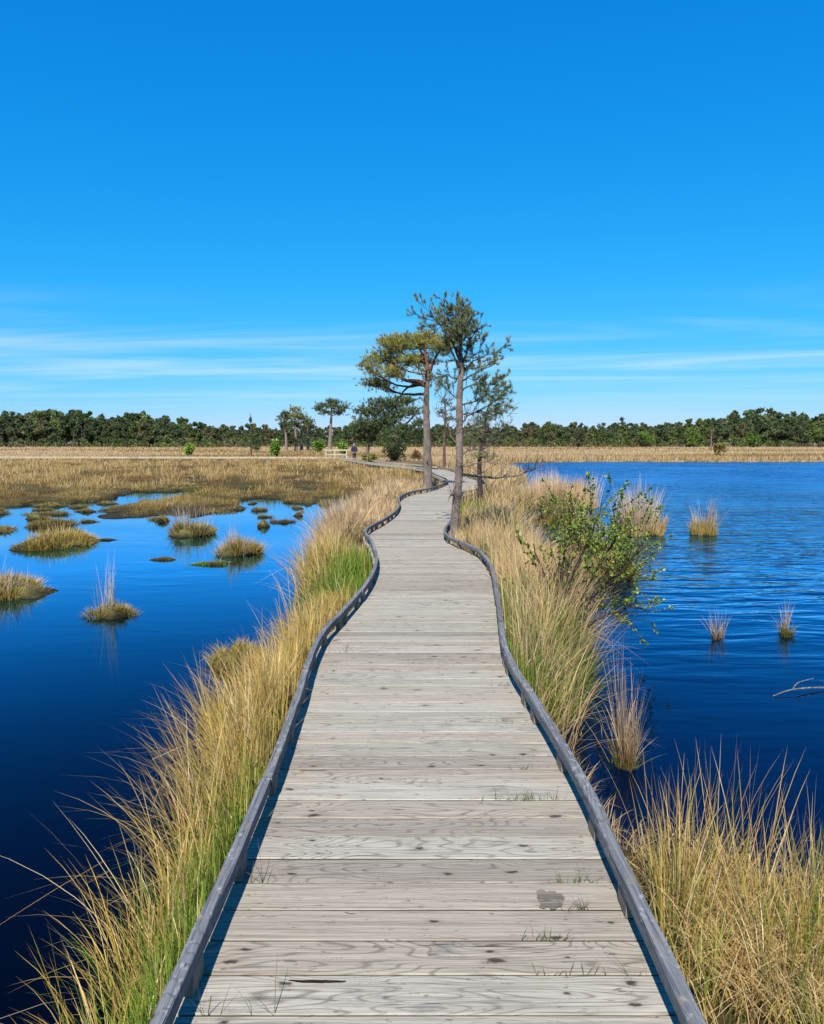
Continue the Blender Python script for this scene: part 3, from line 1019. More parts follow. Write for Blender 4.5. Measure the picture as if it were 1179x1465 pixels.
def corner_clump():
    """the big clump standing at the bottom right of the view"""
    rng = np.random.default_rng(303)
    mb = MB()
    nt = 165
    x = rng.uniform(0.86, 2.35, nt)
    y = rng.uniform(1.2, 2.95, nt)
    keep = (x < SHORE_R(y) + 0.05)
    x, y = x[keep], y[keep]
    bx, by, i, rr, a = tuft_field(rng, x, y, 40, 0.085)
    ok = bx > R_EDGE(by) + 0.10
    bx, by, i, rr, a = bx[ok], by[ok], i[ok], rr[ok], a[ok]
    n = len(bx)
    back = np.clip((y - 2.0) / 0.8, 0, 1)
    green = np.clip(0.62 - 0.66 * back + 0.5 * vnoise(x * 3, y * 3, 51), 0.02, 0.9)
    is_g = rng.uniform(0, 1, n) < green[i]
    tall = (0.26 + 0.36 * back) * np.clip(1 + 0.25 * vnoise(x * 4, y * 2.5, 52), 0.5, 1.3)
    ln = tall[i] * rng.uniform(0.45, 1.0, n) ** 0.7
    lx = 0.06 + 0.30 * np.cos(a) * rr + rng.normal(0, 0.13, n)
    ly = 0.30 * np.sin(a) * rr + rng.normal(0, 0.15, n)
    z = np.maximum(ground_h(bx, by), WATER - 0.04)
    tone = rng.uniform(0.7, 1.2, len(x))[i][:, None]
    st = np.where((rng.uniform(0, 1, n) < 0.35)[:, None], pick(rng, GOLD, n), pick(rng, STRAW, n)) * tone
    gr = pick(rng, GREEN, n) * tone
    ct = np.where(is_g[:, None], gr * 1.2, st)
    cb = np.where(is_g[:, None], gr * 0.85, st * 0.5 + gr * 0.25)
    blades(mb, np.stack([bx, by, z], 1), ln, 0.0037 * rng.uniform(0.6, 1.5, n), np.stack([lx, ly], 1), cb, ct, 6, 0.25, rng)
    # matted curled dead leaves
    n = 4200
    mx = np.array([1.25, 1.42, 1.12, 1.6, 1.0, 1.75])[rng.integers(0, 6, n)] + rng.normal(0, 0.09, n)
    my = np.array([2.35, 2.6, 2.75, 2.45, 2.95, 2.8])[rng.integers(0, 6, n)] + rng.normal(0, 0.09, n)
    ok = mx > R_EDGE(my) + 0.14
    mx, my = mx[ok], my[ok]
    n = len(mx)
    a = rng.uniform(0, 6.283, n)
    k = rng.uniform(0.5, 1.5, n)
    blades(mb, np.stack([mx, my, ground_h(mx, my) + rng.uniform(0, 0.10, n)], 1), rng.uniform(0.18, 0.36, n), 0.0030 * rng.uniform(0.7, 1.4, n),
           np.stack([k * np.cos(a), k * np.sin(a)], 1), pick(rng, STRAW, n) * 0.8, pick(rng, STRAW, n), 7, 0.75, rng)
    o = mb.build('bank_grass', M_GRASS, smooth=True)
    return tag(o, 'tall dry grass with matted straw and green shoots beside the right kerb in front', 'grass', kind='stuff')


def marsh():
    rng = np.random.default_rng(404)
    mb = MB()
    # low russet and olive sward with paler tussocks, from the pond edge to the far boardwalk
    for (y0, y1, nt, per, w, hh) in [(18.5, 27, 3600, 11, 0.013, 0.28), (27, 40, 4200, 10, 0.020, 0.30), (40, 58, 4200, 9, 0.032, 0.32), (58, 76, 3600, 8, 0.045, 0.34)]:
        y = rng.uniform(y0, y1, nt * 2)
        x = rng.uniform(-0.62, 0.06, nt * 2) * y
        s = land_sd(x, y)
        pa = np.interp(y, np.r_[0, 40, FAR_PATH[:420, 1]], np.r_[-0.9, 0.4, FAR_PATH[:420, 0]]) if False else np.where(y < 45, L_EDGE(np.minimum(y, 45)), np.interp(y, FAR_PATH[:300, 1], FAR_PATH[:300, 0]) - 0.7)
        ok = (s > 0.14) & (x < pa - 0.4)
        x, y, s = x[ok][:nt], y[ok][:nt], s[ok][:nt]
        zone = 0.9 * vnoise(x * 0.33, y * 0.6, 61) + 0.9 * vnoise(x * 1.1, y * 1.8, 62)
        bx, by, i, rr, a = tuft_field(rng, x, y, per, 0.16 + 0.004 * y0)
        n = len(bx)
        zz = zone[i] + rng.normal(0, 0.25, n)
        edge = np.clip(s[i] / 2.6, 0, 1)
        tan = (zz > 0.18)
        red = (zz < -0.12)
        base_c = np.where(tan[:, None], pick(rng, STRAW, n) * 0.92, np.where(red[:, None], pick(rng, RUSSET, n), pick(rng, GOLD, n) * 0.55 + pick(rng, RUSSET, n) * 0.4))
        ol = pick(rng, np.array([[0.30, 0.25, 0.05], [0.40, 0.29, 0.075], [0.24, 0.20, 0.045], [0.28, 0.17, 0.05]]), n)
        base_c = base_c * edge[:, None] + ol * (1 - edge[:, None])
        hum = np.clip(0.55 + 0.75 * vnoise(x * 2.6, y * 1.9, 64), 0.12, 1.3)[i]
        ln = hum * hh * np.where(tan, 1.7, 0.85) * rng.uniform(0.4, 1.0, n) * (0.25 + 0.75 * edge)
        ln = np.where((by > 22) & (bx > -3.4) & (by < 45), ln * 1.35, ln)
        lx = 0.3 * np.cos(a) * rr + rng.normal(0, 0.22, n)
        ly = 0.3 * np.sin(a) * rr + rng.normal(0, 0.22, n)
        z = ground_h(bx, by) - 0.02
        ok = z > WATER - 0.12
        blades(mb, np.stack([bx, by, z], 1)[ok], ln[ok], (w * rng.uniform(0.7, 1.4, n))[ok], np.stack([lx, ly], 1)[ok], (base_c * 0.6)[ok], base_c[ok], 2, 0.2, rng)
    return tag(mb.build('marsh_grass', M_GRASS, smooth=True), 'russet and straw coloured marsh grass behind the left pond', 'grass', kind='stuff')


def heath():
    rng = np.random.default_rng(505)
    mb = MB()
    for (y0, y1, nt, w, hh) in [(75, 110, 11000, 0.09, 0.42), (110, 180, 12000, 0.15, 0.5), (180, 300, 9000, 0.28, 0.6)]:
        y = rng.uniform(y0, y1, nt)
        x = rng.uniform(-0.66, 0.66, nt) * y
        s = land_sd(x, y)
        pth = np.abs(y - np.interp(-x, -FAR_PATH[300:, 0], FAR_PATH[300:, 1])) < 1.6
        ok = (s > 0.1) & ~(pth & (x < -6) & (y < 82))
        x, y = x[ok], y[ok]
        bx, by, i, rr, a = tuft_field(rng, x, y, 3, w * 4)
        n = len(bx)
        zone = vnoise(bx * 0.06, by * 0.10, 71) + rng.normal(0, 0.35, n)
        c = np.where((zone > -0.45)[:, None], pick(rng, PINK, n) * 0.95 + 0.03, np.where((zone > -0.8)[:, None], pick(rng, GOLD, n) * 0.8, pick(rng, RUSSET, n)))
        blades(mb, np.stack([bx, by, ground_h(bx, by) - 0.03], 1), hh * rng.uniform(0.4, 1.0, n), w * rng.uniform(0.7, 1.3, n), rng.normal(0, 0.2, (n, 2)), c * 0.75, c, 1, 0.1, rng)
    # the strip of land along the far shore of the lake
    n = 9000
    x = rng.uniform(7, 62, n)
    y = rng.uniform(70, 84, n)
    s = land_sd(x, y)
    ok = (s > -0.15) & (s < 6)
    x, y = x[ok], y[ok]
    n = len(x)
    c = np.where((rng.uniform(0, 1, n) < 0.3)[:, None], pick(rng, RUSSET, n), np.where((rng.uniform(0, 1, n) < 0.35)[:, None], pick(rng, GOLD, n), pick(rng, PINK, n)))
    blades(mb, np.stack([x, y, ground_h(x, y) - 0.03], 1), rng.uniform(0.25, 0.7, n), 0.06 * rng.uniform(0.7, 1.4, n), rng.normal(0, 0.2, (n, 2)), c * 0.6, c, 2, 0.1, rng)
    return tag(mb.build('heath_grass', M_GRASS, smooth=True), 'pale straw coloured heath grass in front of the woods', 'grass', kind='stuff')


bank_left()
bank_right()
corner_clump()
marsh()
heath()


# ------------------------------------------------------------------ tussocks and islets in the water
def mound_mesh(rng, rx, ry, top, n_ang=40, n_rad=9, flat=1.7):
    """an uneven peat mound that starts under the water"""
    mb = MB()
    th = np.linspace(0, 2 * math.pi, n_ang, endpoint=False)
    ph = rng.uniform(0, 6.28, 6)
    wob = 1 + 0.18 * np.sin(2 * th + ph[0]) + 0.14 * np.sin(3 * th + ph[1]) + 0.10 * np.sin(5 * th + ph[2]) + 0.05 * np.sin(9 * th + ph[3]) + 0.035 * np.sin(14 * th + ph[4])
    rr = np.linspace(0.08, 1.25, n_rad)
    V = [(0, 0, top)]
    C = [(0.16, 0.125, 0.045)]
    for r in rr:
        z = top - (top + 0.10) * min(1.0, (r / 1.0)) ** flat if r <= 1.0 else -0.10 - (r - 1.0) * 1.6
        for k in range(n_ang):
            zz = z + 0.16 * top * math.sin(3 * th[k] + 9 * r + ph[5]) * (1 if r < 0.95 else 0.2)
            V.append((rx * r * wob[k] * math.cos(th[k]), ry * r * wob[k] * math.sin(th[k]), zz))
            wet = min(1, max(0, (zz - 0.015) / 0.06))
            C.append(tuple(np.array([0.020, 0.016, 0.010]) * (1 - wet) + np.array([0.15, 0.13, 0.042]) * wet))
    tr = [(0, 1 + k, 1 + (k + 1) % n_ang) for k in range(n_ang)]
    q = []
    for j in range(n_rad - 1):
        for k in range(n_ang):
            a, b = 1 + j * n_ang + k, 1 + j * n_ang + (k + 1) % n_ang
            q.append((a, a + n_ang, b + n_ang, b))
    mb.add(V, tris=tr, quads=q, col=np.array(C))
    return mb


def tussock(name, x, y, rx, ry, top, label, cat, group, seed, fields, with_mound=True):
    """fields: (count, min len, max len, width, lean, lift, palette base, palette tip, inner radius share)"""
    rng = np.random.default_rng(seed)
    t = thing(name, (x, y, WATER), label, cat, group)
    if with_mound:
        mm = mound_mesh(rng, rx * 1.12, ry * 1.12, top)
        mm.v = [v + np.array([x, y, WATER], np.float32) for v in mm.v]
        mm.build('peat_mound', M_MOUND, t, smooth=True, loc=(x, y, WATER))
    mb = MB()
    ox_, oy_ = rng.uniform(-0.14, 0.14, 2) if rx > 0.2 else (0.0, 0.0)
    for (n, l0, l1, w, lean, share, pb, pt, segs) in fields:
        r = np.sqrt(rng.uniform(0, 1, n)) * share
        a = rng.uniform(0, 6.283, n)
        bx, by = rx * r * np.cos(a), ry * r * np.sin(a)
        z = np.maximum(top * (1 - r ** 1.7) - 0.03, -0.05) if with_mound else np.full(n, -0.05)
        mc = max(5, int(n ** 0.42))                     # separate little clumps, each with its own height and tone
        cr = np.sqrt(rng.uniform(0, 1, mc)) * share
        ca = rng.uniform(0, 6.283, mc)
        ci = rng.integers(0, mc, n)
        ux = cr[ci] * np.cos(ca[ci]) + rng.normal(0, 0.13, n)
        uy = cr[ci] * np.sin(ca[ci]) + rng.normal(0, 0.13, n)
        ux, uy = ux * 0.9 + ox_, uy * 0.9 + oy_
        r = np.clip(np.hypot(ux, uy), 0, 1.0)
        a = np.arctan2(uy, ux)
        bx, by = rx * r * np.cos(a), ry * r * np.sin(a)
        z = np.maximum(top * (1 - r ** 1.7) - 0.03, -0.05) if with_mound else np.full(n, -0.05)
        ch = rng.uniform(0.45, 1.25, mc)[ci]
        tn_ = rng.uniform(0.65, 1.25, mc)[ci][:, None]
        ln = rng.uniform(l0, l1, n) * ch
        lx = lean * r * np.cos(a) + rng.normal(0, lean * 0.45, n)
        ly = lean * r * np.sin(a) + rng.normal(0, lean * 0.45, n)
        blades(mb, np.stack([bx + x, by + y, z + WATER], 1), ln, w * rng.uniform(0.7, 1.4, n), np.stack([lx, ly], 1), pick(rng, pb, n) * 0.8 * tn_, pick(rng, pt, n) * tn_, segs, 0.3, rng)
    g = mb.build('grass', M_GRASS, t, smooth=True, loc=(x, y, WATER))
    return t


OLIVE = np.array([[0.25, 0.23, 0.05], [0.34, 0.28, 0.07], [0.20, 0.20, 0.045], [0.38, 0.27, 0.09]])
PALE = np.array([[0.62, 0.52, 0.40], [0.68, 0.58, 0.46], [0.56, 0.45, 0.33]])
GP = 'tussocks and peat islets standing in the left pond'
tussock('grass_tussock', -3.25, 8.45, 0.28, 0.24, 0.10, 'brown tussock with tall pale upright stems alone in the left pond', 'tussock', GP, 1,
        [(900, 0.05, 0.14, 0.006, 1.1, 0.98, OLIVE, GOLD, 3), (60, 0.35, 0.68, 0.0048, 0.28, 0.55, PALE, PALE, 5)])
tussock('peat_islet', -5.2, 9.7, 0.78, 0.55, 0.17, 'olive islet cut by the left picture edge', 'islet', GP, 2,
        [(3600, 0.06, 0.18, 0.008, 0.8, 0.98, OLIVE, GOLD, 3), (500, 0.2, 0.38, 0.006, 0.4, 0.7, STRAW, PALE, 4)])
tussock('peat_islet', -6.55, 14.5, 0.66, 1.0, 0.17, 'rounded golden islet with a dark spit behind the cut-off islet', 'islet', GP, 3,
        [(3600, 0.06, 0.18, 0.011, 0.8, 0.98, OLIVE, GOLD, 3), (260, 0.2, 0.32, 0.008, 0.4, 0.7, GOLD, STRAW, 3)])
tussock('peat_spit', -5.85, 15.0, 0.42, 0.16, 0.035, 'thin dark peat spit at the tip of the rounded golden islet', 'islet', GP, 4,
        [(160, 0.02, 0.06, 0.008, 1.2, 0.8, RUSSET, RUSSET, 2)])
tussock('peat_islet', -8.1, 17.7, 0.5, 0.7, 0.11, 'low brown islet just behind the rounded golden islet', 'islet', GP, 5,
        [(1800, 0.06, 0.17, 0.013, 0.8, 0.98, RUSSET, OLIVE, 2)])
tussock('peat_islet', -8.95, 16.4, 0.55, 0.8, 0.10, 'low dark islet at the left edge behind the others', 'islet', GP, 6,
        [(1500, 0.06, 0.16, 0.013, 0.8, 0.98, RUSSET, OLIVE, 2)])
tussock('peat_islet', -9.4, 20.4, 0.7, 0.4, 0.08, 'small dark peat hump near the marsh edge at far left', 'islet', GP, 7,
        [(700, 0.05, 0.14, 0.014, 0.8, 0.98, RUSSET, OLIVE, 2)])
tussock('peat_islet', -8.3, 21.6, 0.35, 0.25, 0.06, 'tiny peat hump in the narrow inlet of the marsh', 'islet', GP, 8,
        [(300, 0.05, 0.12, 0.014, 0.8, 0.98, RUSSET, OLIVE, 2)])
tussock('grass_tussock', -4.5, 15.9, 0.46, 0.55, 0.16, 'left of the two grassy mid-pond tussocks, green skirt and pale stems', 'tussock', GP, 9,
        [(1900, 0.10, 0.26, 0.009, 0.7, 0.98, OLIVE, OLIVE * 1.15, 3), (220, 0.35, 0.60, 0.008, 0.3, 0.75, STRAW, PALE, 4)])
tussock('grass_tussock', -2.93, 13.2, 0.40, 0.42, 0.15, 'right of the two grassy mid-pond tussocks, yellowish with pale stems', 'tussock', GP, 10,
        [(1900, 0.10, 0.28, 0.008, 0.7, 0.98, OLIVE, GOLD, 3), (200, 0.30, 0.52, 0.007, 0.35, 0.8, STRAW, PALE, 4)])
tussock('peat_islet', -3.95, 12.5, 0.30, 0.15, 0.045, 'flat dark peat islet left of the mossy one', 'islet', GP, 11,
        [(260, 0.02, 0.06, 0.008, 1.0, 0.9, RUSSET, OLIVE, 2)])
tussock('peat_islet', -3.02, 12.0, 0.44, 0.20, 0.05, 'flat bright mossy islet in front of the yellowish tussock', 'islet', GP, 12,
        [(1100, 0.02, 0.055, 0.009, 1.0, 0.85, GREEN, GREEN * 1.25, 2), (8, 0.15, 0.3, 0.006, 0.5, 0.9, PALE, PALE, 4)])
tussock('peat_islet', -3.0, 18.4, 0.40, 0.30, 0.06, 'low dark peat bank with dead twigs near the boardwalk reeds', 'islet', GP, 13,
        [(350, 0.04, 0.12, 0.013, 0.9, 0.95, RUSSET, RUSSET, 2), (8, 0.2, 0.4, 0.010, 0.9, 0.9, RUSSET, RUSSET, 4)])
tussock('grass_tussock', -1.45, 6.55, 0.26, 0.22, 0.16, 'small mossy tussock half detached from the left bank', 'tussock', GP, 14,
        [(1500, 0.05, 0.16, 0.005, 1.0, 0.98, OLIVE, GOLD, 4)])
tussock('grass_tussock', -1.22, 4.95, 0.14, 0.13, 0.18, 'small rusty orange tussock at the edge of the left bank', 'tussock', GP, 15,
        [(700, 0.05, 0.16, 0.0045, 0.9, 0.98, RUSSET * 1.4, GOLD, 4), (60, 0.3, 0.5, 0.0036, 0.4, 0.9, GOLD, STRAW, 5)])

hum_spots = [(-11.6, 21.8, .5, .3), (-12.4, 20.4, .45, .35), (-10.6, 23.0, .6, .25), (-9.9, 17.2, .35, .25), (-9.3, 23.9, .4, .22), (-7.3, 20.9, .3, .2), (-5.0, 22.4, .3, .2), (-4.2, 21.6, .25, .2), (-2.6, 23.6, .3, .3), (-6.1, 19.0, .35, .15), (-8.8, 21.2, .4, .2), (-3.3, 17.4, .16, .1), (-10.2, 21.6, .38, .26), (-9.6, 22.6, .30, .22), (-10.9, 20.6, .34, .3), (-11.2, 19.0, .5, .35), (-10.0, 18.3, .26, .2), (-9.2, 19.2, .3, .22), (-7.6, 18.5, .26, .2), (-8.4, 24.6, .16, .2), (-5.9, 18.6, .22, .16), (-3.7, 19.6, .24, .2), (-2.9, 20.0, .2, .16), (-6.9, 16.0, .2, .14)]
for k, (hx, hy_, hrx, hry) in enumerate(hum_spots):
    tussock('peat_hummock', hx, hy_, hrx, hry, 0.05 + 0.03 * (k % 3), 'small dark peat hummock lying off the marsh edge in the left pond', 'hummock', 'peat hummocks off the marsh edge', 400 + k,
            [(260, 0.03, 0.14, 0.013, 0.8, 0.9, RUSSET, OLIVE, 2)])

GL = 'grass clumps standing in the right lake'
tussock('grass_tussock', 5.94, 15.9, 0.27, 0.25, 0.10, 'pale clump with a golden skirt alone in the open lake', 'tussock', GL, 21,
        [(1100, 0.12, 0.32, 0.009, 0.25, 0.98, OLIVE, GOLD, 3), (260, 0.40, 0.78, 0.0075, 0.32, 0.8, STRAW, PALE, 4)])
tussock('grass_tussock', 4.62, 15.9, 0.46, 0.40, 0.12, 'tall feathery pale clump right behind the green bush', 'tussock', GL, 22,
        [(1100, 0.2, 0.5, 0.009, 0.25, 0.98, OLIVE, STRAW, 3), (950, 0.6, 1.12, 0.0085, 0.22, 0.95, STRAW, PALE, 4)])
tussock('grass_tussock', 2.89, 7.42, 0.07, 0.06, 0.03, 'thin reddish sprig of stems, left of the two nearer lake clumps', 'tussock', GL, 23,
        [(60, 0.10, 0.25, 0.0042, 0.45, 0.95, RUSSET, PINK, 4), (46, 0.25, 0.46, 0.0042, 0.36, 0.9, RUSSET, PALE, 5)])
tussock('grass_tussock', 3.60, 7.55, 0.09, 0.08, 0.05, 'small clump with a green foot, right of the two nearer lake clumps', 'tussock', GL, 24,
        [(160, 0.05, 0.16, 0.0048, 0.6, 0.98, GREEN, OLIVE, 3), (50, 0.22, 0.42, 0.0042, 0.40, 0.9, PINK, PALE, 5)])
tussock('reed_clump', 1.22, 4.5, 0.075, 0.10, 0.04, 'slender upright reed clump in the water beside the right bank', 'reeds', GL, 25,
        [(150, 0.3, 0.66, 0.0036, 0.22, 0.9, RUSSET, PINK, 5), (90, 0.05, 0.2, 0.004, 0.7, 0.98, GREEN, OLIVE, 4), (50, 0.4, 0.7, 0.0032, 0.55, 0.9, GOLD, PALE, 6)])
tussock('reed_clump', 4.0, 23.0, 1.45, 1.1, 0.12, 'broad pinkish tan reed bed in the water behind the green bush', 'reeds', GL, 26,
        [(5200, 0.35, 0.92, 0.012, 0.16, 0.98, PINK * 0.8, PINK, 3), (1300, 0.6, 1.05, 0.011, 0.18, 0.95, PINK, PALE, 3)])
tussock('reed_sprig', 3.05, 5.35, 0.08, 0.08, 0.02, 'few bent pale stems at the right picture edge', 'reeds', GL, 27,
        [(13, 0.35, 0.62, 0.0040, 0.75, 0.9, PINK, PALE, 6)])
rng = np.random.default_rng(9)
mb = MB()
mb.tube(spline([(2.64, 5.72, WATER + 0.008), (2.82, 5.80, WATER + 0.03), (3.1, 5.88, WATER + 0.02), (3.5, 5.9, WATER - 0.01)], 14), np.linspace(0.0035, 0.007, 14), 6, (0.5, 0.42, 0.32))
mb.tube(spline([(2.82, 5.80, WATER + 0.028), (2.88, 5.84, WATER + 0.07), (3.0, 5.85, WATER + 0.10)], 7), np.linspace(0.004, 0.002, 7), 5, (0.5, 0.42, 0.32))
tag(mb.build('floating_branch', M_BARK), 'bare pale twig floating on the lake at the right edge', 'branch')


# ------------------------------------------------------------------ trees
def unit(v):
    v = np.asarray(v, float)
    return v / (np.linalg.norm(v) + 1e-9)


class Plant:
    def __init__(self, seed):
        self.r = np.random.default_rng(seed)
        self.wood, self.leaf = MB(), MB()
        self.tp, self.td, self.ts = [], [], []      # tuft positions, directions, sizes

    def rv(self, s=1.0):
        return self.r.normal(0, s, 3)

    def limb(self, pts, r0, r1, sides=6, col=(0.2, 0.15, 0.12), n=None, wob=0.0):
        p = spline(pts, n or max(4, 3 * len(pts)))
        if wob:
            w = self.r.normal(0, wob, p.shape)
            w[0] = 0
            p = p + w
        self.wood.tube(p, np.linspace(r0, r1, len(p)), sides, col, caps=False)
        return p

    def tuft(self, p, d, s):
        self.tp.append(p)
        self.td.append(d)
        self.ts.append(s)

    def sprout(self, p, r0, depth, cfg, col):
        """side shoots along a finished limb path p; tufts of needles on the last order"""
        seg = np.linalg.norm(np.diff(p, axis=0), axis=1)
        L = seg.sum()
        arc = np.concatenate([[0], np.cumsum(seg)])
        last = depth >= len(cfg['gap'])
        if last:
            n = max(1, int(L / cfg['tgap']))
            for k in range(n):
                s = L * (1 - 0.75 * self.r.uniform(0, 1) ** 1.4)
                q = np.array([np.interp(s, arc, p[:, i]) for i in range(3)])
                self.tuft(q, unit(unit(p[-1] - p[-2]) + self.rv(0.35) + np.array([0, 0, cfg['up'] * 0.6])), cfg['size'] * self.r.uniform(0.7, 1.2))
            self.tuft(p[-1], unit(unit(p[-1] - p[-2]) + np.array([0, 0, 0.3])), cfg['size'])
            return
        n = max(2, int(L / cfg['gap'][depth]))
        for k in range(n):
            t = cfg['from'] + (1 - cfg['from']) * (k + self.r.uniform(0.1, 0.9)) / n
            s = L * t
            q = np.array([np.interp(s, arc, p[:, i]) for i in range(3)])
            j = min(len(p) - 2, max(0, np.searchsorted(arc, s) - 1))
            tan = unit(p[j + 1] - p[j])
            d = unit(tan * 0.7 + self.rv(0.62) + np.array([0, 0, cfg['up']]))
            ln = L * self.r.uniform(0.28, 0.55) * (1.15 - 0.45 * t)
            ln = max(ln, cfg['minlen'])
            m = q + d * ln * 0.55 + self.rv(0.05) * ln
            e = q + d * ln + np.array([0, 0, cfg['up'] * 0.35 * ln]) + self.rv(0.06) * ln
            rr = r0 * (1 - 0.6 * t) * 0.5
            c = self.limb([q, m, e], max(rr, cfg['rmin']), max(rr * 0.45, cfg['rmin'] * 0.7), 4 if depth else 5, col, 5)
            self.sprout(c, rr, depth + 1, cfg, col)

    def needles(self, pal, per=12, width=0.07, spread=0.9):
        if not self.tp:
            return
        P, D, S = np.array(self.tp), np.array(self.td), np.array(self.ts)
        n = len(P)
        r = self.r
        c = pal[r.integers(0, len(pal), n)] * r.uniform(0.75, 1.25, (n, 1))
        d = D[:, None, :] + r.normal(0, spread * 0.55, (n, per, 3))
        d /= np.linalg.norm(d, axis=2, keepdims=True)
        ln = S[:, None] * r.uniform(0.65, 1.1, (n, per))
        o = P[:, None, :] - D[:, None, :] * (S[:, None] * r.uniform(0, 0.5, (n, per)))[..., None]
        side = np.cross(d, r.normal(0, 1, (n, per, 3)))
        side /= np.linalg.norm(side, axis=2, keepdims=True) + 1e-9
        w = (S * width)[:, None, None]
        V = np.stack([o - side * w, o + side * w, o + d * ln[..., None]], 2).reshape(-1, 3)
        self.leaf.add(V, tris=np.arange(n * per * 3).reshape(-1, 3), col=np.repeat(c, per * 3, axis=0))

    def leaves(self, pal, per=3, ratio=0.7):
        """broad leaves: a folded six-cornered blade each"""
        P, D, S = np.array(self.tp), np.array(self.td), np.array(self.ts)
        P, D, S = np.repeat(P, per, 0), np.repeat(D, per, 0), np.repeat(S, per)
        n = len(P)
        r = self.r
        d = D + r.normal(0, 0.7, (n, 3))
        d /= np.linalg.norm(d, axis=1, keepdims=True)
        up = np.array([0, -0.35, 1.0]) + r.normal(0, 0.45, (n, 3))
        sd = np.cross(d, up)
        sd /= np.linalg.norm(sd, axis=1, keepdims=True)
        nm = np.cross(sd, d)
        L = (S * r.uniform(0.7, 1.2, n))[:, None]
        w = L * ratio * 0.5
        o = P + r.normal(0, 0.25, (n, 3)) * L
        V = np.stack([o, o + d * L * .32 + sd * w + nm * L * .06, o + d * L * .72 + sd * w * .8 + nm * L * .04, o + d * L - nm * L * .08,
                      o + d * L * .72 - sd * w * .8 + nm * L * .04, o + d * L * .32 - sd * w + nm * L * .06, o + d * L * .5 - nm * L * .03], 1).reshape(-1, 3)
        b = np.arange(n)[:, None] * 7
        T = np.concatenate([b + np.array([[6, i, (i + 1) % 6]]) for i in range(6)], 0)
        c = pal[r.integers(0, len(pal), n)] * r.uniform(0.75, 1.25, (n, 1))
        self.leaf.add(V, tris=T, col=np.repeat(c, 7, axis=0))

    def finish(self, name, label, cat, loc, leafmat, group=None, crown='crown', trunk='trunk'):
        t = thing(name, loc, label, cat, group)
        self.wood.build(trunk, M_BARK, t, smooth=True, loc=loc)
        if self.leaf.n:
            self.leaf.build(crown, leafmat, t, smooth=True, loc=loc)
        return t


PINE_G = np.array([[0.19, 0.225, 0.085], [0.23, 0.25, 0.085], [0.14, 0.18, 0.08], [0.29, 0.28, 0.09]])
PINE_Y = np.array([[0.30, 0.31, 0.075], [0.38, 0.35, 0.08], [0.20, 0.24, 0.065], [0.42, 0.34, 0.085]])
PINE_D = np.array([[0.10, 0.15, 0.055], [0.13, 0.175, 0.06], [0.08, 0.12, 0.05], [0.18, 0.20, 0.065]])
BARK_GREY, BARK_RED, DEAD = np.array([0.44, 0.355, 0.30]), np.array([0.52, 0.28, 0.17]), np.array([0.46, 0.37, 0.30])


def trunk_cols(n, lo, hi, start=0.4):
    t = np.clip((np.linspace(0, 1, n) - start) / (1 - start), 0, 1)[:, None]
    return lo * (1 - t) + hi * t


